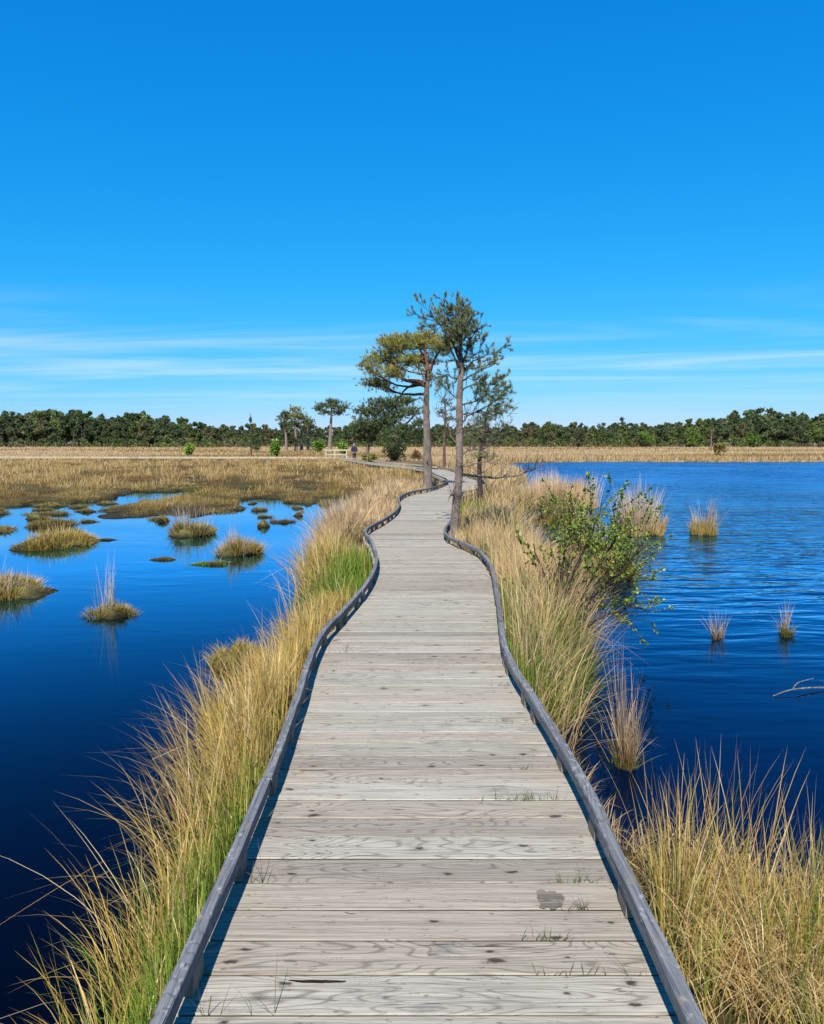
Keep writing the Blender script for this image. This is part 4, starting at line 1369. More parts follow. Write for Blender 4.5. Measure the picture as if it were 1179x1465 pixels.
# --- the slender sparse pine at the right kerb
def slender_pine():
    P = Plant(77)
    X, Y, Z0 = 0.735, 13.15, -0.22
    tp = spline([(X - 0.03, Y, Z0), (X - 0.01, Y, 0.35), (X + 0.045, Y, 0.95), (X + 0.05, Y, 1.7), (X + 0.05, Y, 2.3), (X + 0.07, Y, 2.75), (X + 0.03, Y + .02, 3.2), (X + 0.06, Y, 3.6), (X + 0.0, Y, 3.92)], 46)
    h = np.linspace(0, 1, 46)
    rad = 0.070 * (1 - h) ** 0.65 + 0.006 + 0.03 * np.exp(-h * 30) + 0.004 * np.sin(np.arange(46) * 1.7)
    P.wood.tube(tp, rad, 12, trunk_cols(46, np.array([0.44, 0.35, 0.31]), np.array([0.58, 0.43, 0.35]), 0.1))

    def at(z):
        return np.array([np.interp(z, tp[:, 2], tp[:, 0]), Y, z])
    cfg = dict(gap=[0.075, 0.065], tgap=0.040, up=0.22, size=0.072, minlen=0.07, rmin=0.0036)
    cfg['from'] = 0.25
    twig = (0.20, 0.155, 0.13)
    live = [(2.55, (-.20, .1, 2.62), (-.50, .2, 2.55), .016), (2.68, (-.10, -.1, 3.0), (-.18, -.15, 3.3), .018), (2.80, (-.2, .1, 3.35), (-.42, .15, 3.62), .020),
            (3.05, (-.14, -.15, 3.5), (-.26, -.2, 3.66), .014), (2.9, (.12, .2, 3.35), (.24, .3, 3.56), .018), (3.1, (.2, .0, 3.5), (.33, .0, 3.60), .016),
            (3.3, (-.05, .2, 3.6), (-.1, .3, 3.72), .012), (2.75, (.2, -.1, 3.1), (.36, -.2, 3.45), .018), (2.62, (.28, .1, 2.85), (.70, .15, 3.02), .018),
            (2.5, (.25, -.2, 2.62), (.62, -.3, 2.78), .016), (2.3, (.25, .15, 2.45), (.74, .2, 2.48), .016), (2.12, (.3, -.1, 2.2), (.70, -.2, 2.40), .015),
            (2.9, (-.05, -.25, 3.15), (.06, -.4, 3.4), .014), (2.6, (.05, .35, 2.8), (.1, .55, 3.0), .014), (3.4, (.1, -.1, 3.65), (.16, -.15, 3.75), .010),
            (2.2, (-.12, .25, 2.35), (-.24, .4, 2.52), .011), (1.95, (.35, .1, 2.02), (.78, .15, 2.28), .014)]
    for z, m, e, r in live:
        a = at(z)
        p = P.limb([a, (X + m[0], Y + m[1], m[2]), (X + e[0], Y + e[1], e[2])], r, 0.006, 6, twig, 9, 0.012)
        P.sprout(p, r, 0, cfg, twig)
    for k in range(16):
        P.tuft(tp[-1 - k % 3] + P.rv(0.03), unit((P.rv(0.5)) + np.array([0, 0, 1])), 0.08)
    live_n = len(P.tp)
    # dead grey branches on the lower trunk
    for z, pts, r in [(0.98, [(.3, -.1, .97), (.62, -.15, .93), (.95, -.12, .97), (1.25, -.05, 1.06), (1.45, .0, 1.16)], .030),
                      (1.52, [(.16, .05, 1.64), (.40, .1, 1.72), (.62, .1, 1.66)], .014), (1.28, [(.25, .1, 1.38), (.5, .15, 1.42), (.78, .2, 1.58)], .015),
                      (1.42, [(-.10, .0, 1.62), (-.15, .0, 1.82), (-.26, .05, 1.95)], .013), (1.75, [(.2, .1, 1.95), (.45, .15, 2.02), (.8, .2, 2.05)], .014),
                      (2.05, [(-.2, .1, 2.18), (-.36, .2, 2.40)], .010), (0.62, [(-.06, -.1, .64), (-.1, -.2, .66)], .012), (1.15, [(.15, -.2, 1.12), (.42, -.4, 1.2), (.6, -.5, 1.15)], .012)]:
        p = P.limb([at(z)] + [(X + a, Y + b, c) for a, b, c in pts], r, 0.005, 6, DEAD, 14, 0.008)
        L = len(p)
        for k in range(int(26 * r / 0.014)):
            i = P.r.integers(L // 4, L)
            d = unit(P.rv(0.6) + np.array([0.25, 0, 0.55]))
            ln = P.r.uniform(0.08, 0.34)
            q = P.limb([p[i], p[i] + d * ln * .5 + P.rv(0.02), p[i] + d * ln + np.array([0.03, 0, 0.04])], 0.005, 0.0025, 4, DEAD * 0.8, 4)
            if P.r.uniform() < 0.6:
                e = q[-1] + unit(P.rv(0.7) + np.array([0, 0, .4])) * ln * 0.5
                P.limb([q[2], e], 0.003, 0.002, 3, DEAD * 0.8, 3)
    P.needles(PINE_G, 22, 0.034, 1.0)
    return P.finish('pine_tree', 'slender sparse pine with bare low branch rising beside the right kerb', 'tree', (X, Y, Z0), M_NEEDLE)


slender_pine()


def cluster_pine(name, label, X, Y, Z0, trunk_pts, r_base, clusters, seed, pal, size, dens, group=None, bark=(BARK_GREY, BARK_RED), fork=None, stubs=0, per=11, width=0.085, trunk_start=0.35, extra=None):
    """pine whose crown is made of separate foliage plates; clusters are (dx, dy, z, rx, ry, rz)"""
    P = Plant(seed)
    tp = spline([(X + a, Y + b, c) for a, b, c in trunk_pts], 36)
    n = len(tp)
    h = np.linspace(0, 1, n)
    rad = r_base * (1 - 0.72 * h) + r_base * 0.5 * np.exp(-h * 22) + r_base * 0.04 * np.sin(np.arange(n) * 1.9)
    P.wood.tube(tp, rad, 12, trunk_cols(n, bark[0], bark[1], trunk_start))
    for ci, (dx, dy, z, rx, ry, rz) in enumerate(clusters):
        c = np.array([X + dx, Y + dy, z])
        # limb from the trunk to the plate
        zt = min(tp[-1, 2] - 0.02, z - max(0.35 * abs(dx) + 0.25 * rz, 0.05))
        if fork is not None:
            zt = max(zt, min(fork, tp[-1, 2] - 0.05))
        i = int(np.argmin(abs(tp[:, 2] - zt)))
        a = tp[i]
        mid = a * 0.45 + c * 0.55 + np.array([0, 0, -0.12 * np.linalg.norm(c - a)]) + P.rv(0.05 * np.linalg.norm(c - a))
        r1 = rad[i] * 0.55
        lp = P.limb([a, mid, c - np.array([0, 0, rz * 0.35])], r1, max(r1 * 0.3, size * 0.05), 6, bark[1] * 0.9, 10, 0.012 * r_base / 0.1)
        nt = int(dens * rx * ry ** 0.5 * (rz ** 0.5) / size ** 2)
        nb = max(5, nt // 7)
        for k in range(nb):
            d = unit(P.rv(1.0))
            d[2] = abs(d[2]) * 0.8 - 0.25
            e = c + d * np.array([rx, ry, rz]) * P.r.uniform(0.55, 1.05)
            s = lp[P.r.integers(5, len(lp))]
            m = s * 0.5 + e * 0.5 + np.array([0, 0, -0.1 * np.linalg.norm(e - s)]) + P.rv(0.06 * rx)
            q = P.limb([s, m, e], max(r1 * 0.22, size * 0.05), size * 0.03, 4, bark[1] * 0.55, 5)
            for j in range(7):
                b = q[P.r.integers(2, 5)] + P.rv(1.0) * np.array([rx, ry, rz]) * 0.27
                P.tuft(b, unit(d * 0.5 + P.rv(0.4) + np.array([0, 0, 0.7])), size * P.r.uniform(0.7, 1.25))
    for k in range(stubs):
        i = P.r.integers(6, int(n * 0.75))
        d = unit(np.array([P.r.normal(), P.r.normal(), 0.15]))
        ln = P.r.uniform(0.15, 0.5) * r_base * 5
        P.limb([tp[i], tp[i] + d * ln * .6 + P.rv(0.02), tp[i] + d * ln + np.array([0, 0, .1 * ln])], rad[i] * 0.22, rad[i] * 0.08, 5, DEAD, 5)
    if extra:
        extra(P, tp)
    P.needles(pal, per, width, 1.0)
    return P.finish(name, label, 'tree', (X, Y, Z0), M_NEEDLE, group)


# --- the broad-crowned pine left of the deck (43 px per metre)
def k43(px, py):
    return (px - 612) / 43.0, 1.5 + (634 - py) / 43.0


big = []
for (px, py, rx, ry, dy) in [(590, 488, 34, 15, 0.2), (566, 496, 26, 14, -0.5), (612, 482, 22, 11, 0.5), (545, 508, 24, 13, 0.5), (527, 522, 17, 14, -0.2), (538, 546, 25, 8, 0.3), (562, 534, 20, 10, -0.6),
                             (628, 500, 17, 13, -0.4), (603, 512, 26, 11, 0.8), (585, 520, 18, 9, -0.9), (640, 492, 11, 9, 0.2), (612, 540, 10, 6, 0.3), (560, 484, 20, 8, 0.9)]:
    dx, z = k43(px, py)
    big.append((dx, dy, z, rx / 43, rx / 43 * 0.95, ry / 43))


def big_extra(P, tp):
    X, Y = 0.52, 26.2
    for pts, r in [([(0, 0, 3.35), (-.35, .05, 3.55), (-.75, .1, 3.58), (-.95, .1, 3.85), (-1.3, .2, 3.95)], .075), ([(-.3, .05, 3.5), (-.75, 0, 3.25), (-1.05, .1, 2.85)], .045),
                   ([(0, 0, 3.5), (-.1, .1, 4.1), (-.3, .2, 4.7)], .07), ([(0, 0, 3.7), (.2, -.1, 4.2), (.45, -.2, 4.6)], .06), ([(-.95, .1, 3.85), (-1.25, .0, 4.25), (-1.5, .2, 4.4)], .04)]:
        P.limb([(X + a, Y + b, c) for a, b, c in pts], r, r * 0.4, 8, np.array([0.44, 0.20, 0.12]), 14, 0.012)


cluster_pine('pine_tree', 'broad-crowned pine with thick upright trunk beside the left kerb', 0.52, 26.2, -0.25,
             [(0, 0, -0.25), (0.0, 0, 0.6), (-.02, 0, 1.6), (-.05, 0, 2.6), (-.03, 0, 3.4), (.0, 0, 4.0), (-.15, 0, 4.7)], 0.16, big, 5, PINE_Y, 0.15, 21.0,
             fork=3.1, stubs=10, per=24, width=0.034, extra=big_extra)

# --- the scrubby pine behind the slender one
scr = []
for (px, py, rx, ry, dy) in [(690, 600, 22, 16, 0.2), (712, 585, 18, 16, -0.3), (722, 608, 14, 16, 0.3), (676, 622, 16, 12, -0.2), (705, 628, 22, 12, 0.3), (690, 650, 18, 9, -0.3), (700, 570, 12, 10, 0.1)]:
    scr.append(((px - 684) / 53.8, dy, 1.5 + (634 - py) / 53.8, rx / 53.8, rx / 53.8, ry / 53.8))
cluster_pine('pine_tree', 'low scrubby pine with tangled twigs behind the slender pine', 1.78, 20.8, -0.22, [(0, 0, -.22), (.02, 0, .3), (0, 0, 1.0), (.1, 0, 1.8), (.2, 0, 2.4)],
             0.085, scr, 6, PINE_G, 0.085, 8, bark=(np.array([.13, .10, .09]), np.array([.19, .14, .12])), stubs=18, per=10, width=0.06)
# --- thin pine beyond the bend
cluster_pine('pine_tree', 'thin pine with a reddish trunk seen between the two large pines', 1.95, 47.5, -0.2, [(0, 0, -.2), (0, 0, 1.5), (.05, 0, 3.2), (0, 0, 4.1)], 0.10,
             [(0.1, 0, 4.0, .35, .4, .35), (-.2, .2, 3.4, .4, .4, .3), (.3, -.2, 3.0, .5, .4, .3), (-.1, .1, 2.5, .45, .4, .25), (.35, 0, 2.2, .35, .3, .2), (.45, 0, 3.6, .3, .3, .25)], 7, PINE_D, 0.13, 7,
             bark=(np.array([.30, .18, .15]), np.array([.33, .2, .15])), stubs=8)


def far_pine(label, px, base_y_m, base_px, Y, clusters_px, seed, pal, size, dens, r_base, trunk_px, group=None, **kw):
    """clusters and trunk given as offsets on the photograph's scale at distance Y"""
    k = 1120.0 / Y
    X = (px - 589.5) / k
    cl = [((a - px) / k, dy, 1.5 + (634 - b) / k, rx / k, rx / k, ry / k) for a, b, rx, ry, dy in clusters_px]
    tr = [((a - px) / k, 0, base_y_m if i == 0 else 1.5 + (634 - b) / k) for i, (a, b) in enumerate(trunk_px)]
    return cluster_pine('pine_tree', label, X, Y, base_y_m, tr, r_base, cl, seed, pal, size, dens, group, **kw)


GROUPP = 'pines standing apart in front of the far wood'
far_pine('dark bushy pine with flat plates behind the timber handrail', 524, -0.2, 0, 86, [(556, 576, 28, 10, .5), (580, 572, 20, 8, -.5), (532, 588, 25, 12, 0), (552, 600, 25, 11, 1), (522, 606, 20, 13, -1), (532, 622, 22, 12, .6), (516, 622, 14, 14, 0), (556, 620, 18, 10, -.6), (570, 590, 18, 9, .4), (540, 610, 22, 12, .9)],
         31, PINE_D, 0.34, 15, 0.22, [(524, 655), (527, 640), (531, 620), (538, 600), (545, 585)], GROUPP, bark=(np.array([.33, .25, .21]), np.array([.30, .19, .14])))
far_pine('dark pine with strongly leaning trunk above the gorse bush', 566, -0.2, 0, 79, [(590, 588, 18, 10, .3), (600, 604, 13, 9, -.3), (576, 610, 13, 9, 0), (586, 624, 12, 8, .4), (562, 626, 12, 9, 0), (604, 622, 10, 8, .2)],
         32, PINE_D, 0.30, 13, 0.18, [(566, 655), (568, 635), (575, 615), (588, 600), (596, 592)], GROUPP, bark=(np.array([.11, .085, .075]), np.array([.12, .09, .075])))
far_pine('tall umbrella pine with long bare pale trunk', 474, -0.1, 0, 150, [(475, 579, 18, 6, 0), (459, 584, 11, 6, .6), (491, 583, 11, 6, -.6), (467, 590, 10, 5, -1), (484, 590, 10, 5, 1), (475, 574, 10, 3.5, 0)],
         33, PINE_D, 0.55, 14, 0.42, [(472, 650), (473, 630), (474, 610), (475, 595), (475, 584)], GROUPP, bark=(np.array([.40, .29, .25]), np.array([.42, .27, .21])))
for k, (lab, bx, cl, h) in enumerate([
        ('leftmost pine of the grove left of the umbrella pine', 410, [(408, 598, 10, 7, 0), (404, 607, 9, 6, 1), (413, 606, 9, 6, -1), (409, 590, 7, 5, 0)], 593),
        ('tallest ragged pine of the grove left of the umbrella pine', 424, [(422, 586, 10, 5, 0), (428, 594, 12, 6, 1), (416, 596, 10, 6, -1), (424, 604, 12, 5, .5)], 583),
        ('middle pine of the grove left of the umbrella pine', 432, [(432, 598, 10, 6, 0), (438, 605, 9, 5, 1), (427, 608, 9, 5, -1)], 592),
        ('rightmost pine of the grove left of the umbrella pine', 441, [(441, 602, 9, 6, 0), (447, 609, 8, 5, 1), (437, 611, 8, 5, -1)], 598)]):
    far_pine(lab, bx, -0.1, 0, 155 + 5 * k, cl, 40 + k, PINE_Y * 0.8 if k == 1 else PINE_D, 0.55, 13, 0.34, [(bx, 650), (bx + .5, 630), (bx - .5, 612), (bx, h)], GROUPP, bark=(np.array([.38, .28, .24]), np.array([.38, .25, .19])))
far_pine('young thin pine standing alone on the heath with a bare leader', 360, -0.2, 0, 96, [(358, 622, 8, 8, 0), (366, 630, 8, 8, .5), (355, 634, 8, 7, -.5), (362, 612, 5, 7, 0), (360, 601, 2, 5, 0), (368, 640, 6, 5, 0)],
         50, PINE_D, 0.30, 6, 0.10, [(361, 657), (360, 640), (361, 620), (360, 592)], GROUPP, bark=(np.array([.16, .12, .10]), np.array([.16, .12, .10])))
far_pine('thin tall pine rising above the right wood', 888, 0.1, 0, 300, [(888, 606, 5, 3, 0), (884, 612, 4, 3, 1), (891, 613, 5, 3, -1), (888, 600, 3, 3, 0)], 51, PINE_D, 0.9, 12, 0.32, [(889, 640), (888, 620), (888, 602)], GROUPP)


def dead_trunk():
    P = Plant(60)
    X, Y = (1015 - 589.5) / 1120 * 170, 170
    tp = P.limb([(X, Y, -.1), (X + .1, Y, 2), (X, Y, 4.2)], .22, .07, 8, np.array([.34, .22, .17]), 12)
    for k in range(16):
        i = P.r.integers(5, 12)
        d = unit(P.rv(.7) + np.array([0, 0, .35]))
        P.limb([tp[i], tp[i] + d * .7, tp[i] + d * P.r.uniform(.9, 1.6) + np.array([0, 0, .3])], .06, .02, 4, np.array([.30, .2, .16]), 5)
    P.finish('dead_tree', 'bare reddish dead trunk on the far right shore', 'tree', (X, Y, -.1), M_NEEDLE, trunk='trunk')


dead_trunk()

# ------------------------------------------------------------------ bushes
LEAF_G = np.array([[0.22, 0.32, 0.035], [0.15, 0.24, 0.03], [0.38, 0.40, 0.055], [0.09, 0.16, 0.025], [0.13, 0.20, 0.03]])


def sapling():
    """leafy alder-like bush on the right bank, leaning out over the water"""
    P = Plant(88)
    X, Y, Z = 1.30, 6.75, -0.24
    cfg = dict(gap=[0.075], tgap=0.026, up=0.2, size=0.026, minlen=0.10, rmin=0.0020)
    cfg['from'] = 0.35
    dark = np.array([0.085, 0.06, 0.05])
    for pts in [[(0, 0, Z), (.06, .1, .2), (.16, .2, .55), (.30, .3, .85), (.40, .35, 1.13)], [(.03, .05, Z), (.12, .15, .1), (.34, .3, .4), (.52, .45, .72), (.62, .5, 1.0)],
                [(-.03, .0, Z), (-.02, .1, .2), (.02, .2, .5), (.06, .25, .78), (.12, .3, 1.02)], [(.05, -.03, Z), (.16, .0, .05), (.36, .1, .30), (.60, .25, .52), (.78, .3, .72)],
                [(.05, .1, Z), (.2, .2, .1), (.42, .3, .25), (.66, .35, .35), (.80, .4, .42)], [(-.02, .02, Z), (-.1, .12, .25), (-.18, .25, .55), (-.22, .3, .72)],
                [(.06, -.05, Z), (.2, -.05, -.05), (.42, -.05, .08), (.62, .0, .12), (.72, .0, .05)], [(.02, .1, Z), (.08, .3, .3), (.2, .5, .6), (.25, .6, .9)]]:
        p = P.limb([(X + a, Y + b, c if c < 0 else c * 0.84) for a, b, c in pts], 0.011, 0.004, 6, dark, 12, 0.008)
        P.sprout(p, 0.009, 0, cfg, dark * 1.3)
    P.leaves(LEAF_G, 2, 0.75)
    return P.finish('alder_bush', 'green leafy alder bush growing from the right bank over the water', 'bush', (X, Y, Z), M_LEAF, crown='foliage', trunk='stems')


sapling()


def islet_bush(x, y, rx, ry, h, label, seed, n, pal):
    P = Plant(seed)
    rng = P.r
    t = tussock('bush_islet', x, y, rx, ry, 0.13, label, 'islet', 'bushy islets in the lake by the right bank', seed,
                [(2600, 0.08, 0.3, 0.0085, 0.6, 0.98, OLIVE, GOLD, 3), (700, 0.2, 0.45, 0.007, 0.45, 0.9, RUSSET, PINK, 4)])
    for k in range(n):
        r = math.sqrt(rng.uniform()) * 0.9
        a = rng.uniform(0, 6.28)
        b = np.array([x + rx * r * math.cos(a), y + ry * r * math.sin(a), WATER + 0.05])
        hh = h * rng.uniform(0.5, 1.0)
        d = np.array([rng.normal(0, .3), rng.normal(0, .3), 1.0])
        p = P.limb([b, b + d * hh * .5 + P.rv(.02), b + d * hh + P.rv(.04)], 0.007, 0.003, 4, (0.10, 0.07, 0.055), 6)
        for j in range(13):
            i = rng.integers(2, 6)
            P.tuft(p[i] + P.rv(0.035), unit(P.rv(.5) + np.array([0, 0, .6])), 0.040 * rng.uniform(.7, 1.2))
    P.leaves(pal, 3, 0.7)
    P.wood.build('stems', M_BARK, t, smooth=True, loc=(x, y, WATER))
    P.leaf.build('foliage', M_LEAF, t, smooth=True, loc=(x, y, WATER))


islet_bush(2.72, 10.9, 0.42, 0.5, 0.62, 'right bushy islet with bright green leaves and a brown reflection', 91, 42, LEAF_G)
islet_bush(2.95, 13.1, 0.75, 0.7, 0.55, 'olive gold bushy islet just behind the alder bush', 92, 60, np.concatenate([LEAF_G[:3], OLIVE]))
islet_bush(3.3, 18.2, 0.75, 0.6, 0.70, 'olive bushy islet in front of the pinkish reed bed', 93, 46, np.concatenate([LEAF_G[:2], OLIVE]))


def bush(name, label, cat, x, y, z, rx, ry, h, seed, pal, size, n, group=None, mat=None, ratio=0.6):
    P = Plant(seed)
    rng = P.r
    for k in range(max(6, n // 40)):
        d = np.array([rng.normal(0, .45) * rx, rng.normal(0, .45) * ry, h * rng.uniform(.5, .9)])
        P.limb([(x, y, z), np.array([x, y, z]) + d * .5 + P.rv(.03 * h), np.array([x, y, z]) + d], 0.03 * h, 0.012 * h, 4, (0.12, .09, .07), 5)
    lob = [(rng.uniform(-.6, .6), rng.uniform(-.6, .6), rng.uniform(.3, .85), rng.uniform(.3, .55)) for _ in range(9)]
    for k in range(n):
        a, b, c, s = lob[rng.integers(0, 9)]
        v = unit(rng.normal(0, 1, 3)) * s * rng.uniform(.5, 1.05)
        p = np.array([x + (a + v[0]) * rx, y + (b + v[1]) * ry, z + max(.03, (c + v[2] * .7)) * h])
        P.tuft(p, unit(v + np.array([0, 0, .5])), size * rng.uniform(.7, 1.3))
    P.leaves(pal, 2, ratio)
    return P.finish(name, label, cat, (x, y, z), mat or M_LEAF, group, crown='foliage', trunk='stems')


BRIGHT = np.array([[0.24, 0.42, 0.05], [0.32, 0.50, 0.07], [0.18, 0.33, 0.045]])
GORSE = np.array([[0.030, 0.045, 0.016], [0.045, 0.06, 0.02], [0.06, 0.075, 0.022], [0.09, 0.10, 0.03]])
BG = 'small bushes scattered on the heath'
kk = 1120.0
bush('gorse_bush', 'dark gorse bush beside the boardwalk below the leaning pine', 'bush', (564 - 589.5) / kk * 75, 75, -.2, 1.25, 1.1, 1.5, 201, GORSE, 0.16, 900, BG)
bush('broom_bush', 'larger bright green bush left of the handrail', 'bush', (396 - 589.5) / kk * 92, 92, -.2, .75, .7, 2.0, 202, BRIGHT, 0.2, 500, BG)
bush('broom_bush', 'small bright green bush alone on the left heath', 'bush', (274 - 589.5) / kk * 96, 96, -.2, .6, .6, 1.55, 203, BRIGHT, 0.2, 400, BG)
bush('broom_bush', 'green bush just behind the timber handrail', 'bush', (492 - 589.5) / kk * 105, 105, -.2, .95, .8, 1.8, 204, BRIGHT * .75, 0.22, 400, BG)
bush('broom_bush', 'green bush at the foot of the umbrella pine', 'bush', (456 - 589.5) / kk * 140, 140, -.2, 1.5, 1.0, 1.9, 205, BRIGHT * .7, 0.3, 400, BG)
bush('broom_bush', 'olive bush on the far right shore beyond the lake', 'bush', (1028 - 589.5) / kk * 100, 100, -.2, .9, .8, 1.5, 206, OLIVE, 0.22, 350, BG)
bush('broom_bush', 'yellowish rush clump in the marsh before the handrail', 'bush', (530 - 589.5) / kk * 62, 62, -.2, .8, .7, .75, 207, OLIVE * 1.1, 0.16, 350, BG)
bush('broom_bush', 'russet bush between the gorse and the broad-crowned pine', 'bush', (594 - 589.5) / kk * 78, 78, -.2, .6, .6, .95, 208, RUSSET, 0.16, 260, BG)


# ------------------------------------------------------------------ the far woods
def wood_mass(name, label, seed, x0, x1, prof, green_bias):
    """a far-off wood that reads as one mass; prof gives the skyline height in metres over x/Y"""
    rng = np.random.default_rng(seed)
    mb = MB()
    protos = []
    for k in range(8):
        pv = []
        nl = rng.integers(13, 18)
        for j in range(nl):
            zc = rng.uniform(.16, .92)
            wd = (0.30 if k % 2 else 0.36) * (1.12 - 0.6 * abs(zc - .5) / .42)
            a = rng.uniform(0, 6.28)
            rr = rng.uniform(.2, .95) * wd
            c = np.array([rr * math.cos(a), rr * math.sin(a), zc])
            m = 74
            v = rng.normal(0, 1, (m, 3))
            v /= np.linalg.norm(v, axis=1, keepdims=True)
            v[:, 2] *= 0.62
            pv.append(c + v * wd * .40 * rng.uniform(.75, 1.05, (m, 1)))
        protos.append(np.concatenate(pv))
    rows = [(286, 0.78, 3.0), (294, 0.92, 2.9), (304, 1.0, 3.0), (316, 1.03, 3.4), (332, 1.07, 4.2)]
    for Y0, sc, step in rows:
        x = x0 * Y0
        while x < x1 * Y0:
            Y = Y0 + rng.uniform(-4, 4)
            H = float(np.interp(x / Y, prof[0], prof[1])) * sc * rng.uniform(.74, 1.06)
            p = protos[rng.integers(0, 8)]
            a = rng.uniform(0, 6.28)
            u_ = rng.uniform()
            s = H * rng.uniform(.8, 1.05) if H > 6 else H
            tap = 1.0 - (0.45 if u_ < .35 else 0.1) * np.clip((p[:, 2] - .45) / .5, 0, 1)[:, None]     # some crowns run to a point
            p = np.concatenate([p[:, :2] * tap, p[:, 2:]], 1)
            q = np.stack([(p[:, 0] * math.cos(a) - p[:, 1] * math.sin(a)) * s * .85, (p[:, 0] * math.sin(a) + p[:, 1] * math.cos(a)) * s * .85, p[:, 2] * H], 1) + np.array([x, Y, 0.1])
            u = rng.uniform()
            if u < green_bias:
                base = np.array([0.17, 0.225, 0.06]) * rng.uniform(.75, 1.2)
            elif u < green_bias + .12:
                base = np.array([0.20, 0.19, 0.09]) * rng.uniform(.8, 1.1)
            else:
                base = np.array([0.11, 0.148, 0.062]) * rng.uniform(.72, 1.3)
            n = len(q)
            d1 = rng.normal(0, 1, (n, 3))
            d2 = rng.normal(0, 1, (n, 3))
            sz = H * .028
            V = np.stack([q - d1 * sz, q + d1 * sz * .6 + d2 * sz * .6, q - d2 * sz], 1).reshape(-1, 3)
            mb.add(V, tris=np.arange(n * 3).reshape(-1, 3), col=np.repeat(base * rng.uniform(.8, 1.2, (n, 1)), 3, axis=0))
            mb.tube([(x, Y, -.1), (x + rng.normal(0, .2), Y, H * .7)], [H * .016, H * .009], 5, np.array([.17, .13, .11]) * rng.uniform(.7, 1.4), caps=False)
            x += step * rng.uniform(.6, 1.4)
    # undergrowth along the front edge of the wood and closing its back
    spots = []
    for Yu, ha, hb, sa, sb in ((278, 1.2, 4.0, 1.2, 3.4), (310, 3.0, 5.0, 2.0, 3.6), (345, 5.0, 8.0, 2.4, 4.4)):
        x = x0 * Yu
        while x < x1 * Yu:
            spots.append((x, Yu + rng.uniform(-4, 4), rng.uniform(ha, hb)))
            x += rng.uniform(sa, sb)
    for x, Y, H in spots:
        m = 160
        v = rng.normal(0, 1, (m, 3))
        v /= np.linalg.norm(v, axis=1, keepdims=True)
        q = v * np.array([H * .75, H * .7, H * .5]) * rng.uniform(.7, 1.0, (m, 1)) + np.array([x, Y, H * .45])
        d1, d2 = rng.normal(0, 1, (m, 3)), rng.normal(0, 1, (m, 3))
        base = np.array([0.16, 0.22, 0.055]) * rng.uniform(.5, 1.25) if rng.uniform() < .65 else np.array([0.22, 0.19, 0.09])
        V = np.stack([q - d1 * .2, q + d1 * .12 + d2 * .12, q - d2 * .2], 1).reshape(-1, 3)
        mb.add(V, tris=np.arange(m * 3).reshape(-1, 3), col=np.repeat(base * rng.uniform(.8, 1.2, (m, 1)), 3, axis=0))
    return tag(mb.build(name, M_WOODS), label, 'wood', kind='stuff')


def skyline(pts):
    return (np.array([(a - 589.5) / 1120 for a, b in pts]), np.array([1.5 + (634 - b) / 1120 * 305 for a, b in pts]))


wood_mass('pine_wood', 'dark pine wood along the horizon on the left', 301, -0.78, 0.06,
          skyline([(-300, 590), (0, 588), (60, 586), (120, 584), (150, 591), (200, 588), (235, 595), (270, 599), (310, 606), (380, 606), (430, 608), (500, 604), (560, 606), (650, 606)]), 0.10)
wood_mass('mixed_wood', 'mixed green wood along the horizon on the right', 302, 0.06, 0.80,
          skyline([(640, 605), (740, 604), (800, 602), (850, 605), (900, 603), (950, 603), (985, 598), (1015, 590), (1050, 587), (1090, 584), (1140, 586), (1179, 590), (1500, 588)]), 0.26)
TB = 'light green broadleaf trees at the edge of the right wood'
for lab, px, w, h in [('bright green round tree at the foot of the right wood', 1076, 11, 18), ('light green tree in the middle of the right wood edge', 992, 14, 26), ('pale birch with thin trunk at the left of the right wood', 828, 8, 32),
                      ('low light green tree left of the dead trunk', 925, 13, 20)]:
    Y = 272
    bush('broadleaf_tree', lab, 'tree', (px - 589.5) / kk * Y, Y, 0, w / kk * Y, w / kk * Y, h / kk * Y * 1.05, int(px), BRIGHT * 0.62 if px != 828 else np.array([[.16, .15, .08], [.13, .13, .06]]), 0.5, 420, TB, M_WOODS)

# ------------------------------------------------------------------ timber handrail and walker on the far boardwalk
hx0, hy = -7.05, 71.6
hr = thing('timber_handrail', (-7.0, hy, -0.2), 'pale timber handrail with two rails on the far boardwalk', 'handrail')
hd = unit(np.array([-2.7, 1.55, 0.0]))
h0 = np.array([-5.55, 71.2, 0.0])
hl = 2.9
for s in (0.45, 1.75, 2.75):
    q = h0 + hd * s
    m = MB()
    m.box((q[0], q[1], 0.32), (0.11, 0.11, 1.15))
    m.build('post', M_FARWOOD, hr, loc=(q[0], q[1], 0))
for zz, a, b in ((0.86, 0.0, hl), (0.45, 0.4, hl - .1)):
    m = MB()
    c = h0 + hd * (a + b) / 2
    m.box((c[0], c[1] - 0.02, zz), (b - a, 0.05, 0.12), rz=math.atan2(hd[1], hd[0]))
    m.build('rail', M_FARWOOD, hr, loc=(c[0], c[1], zz))


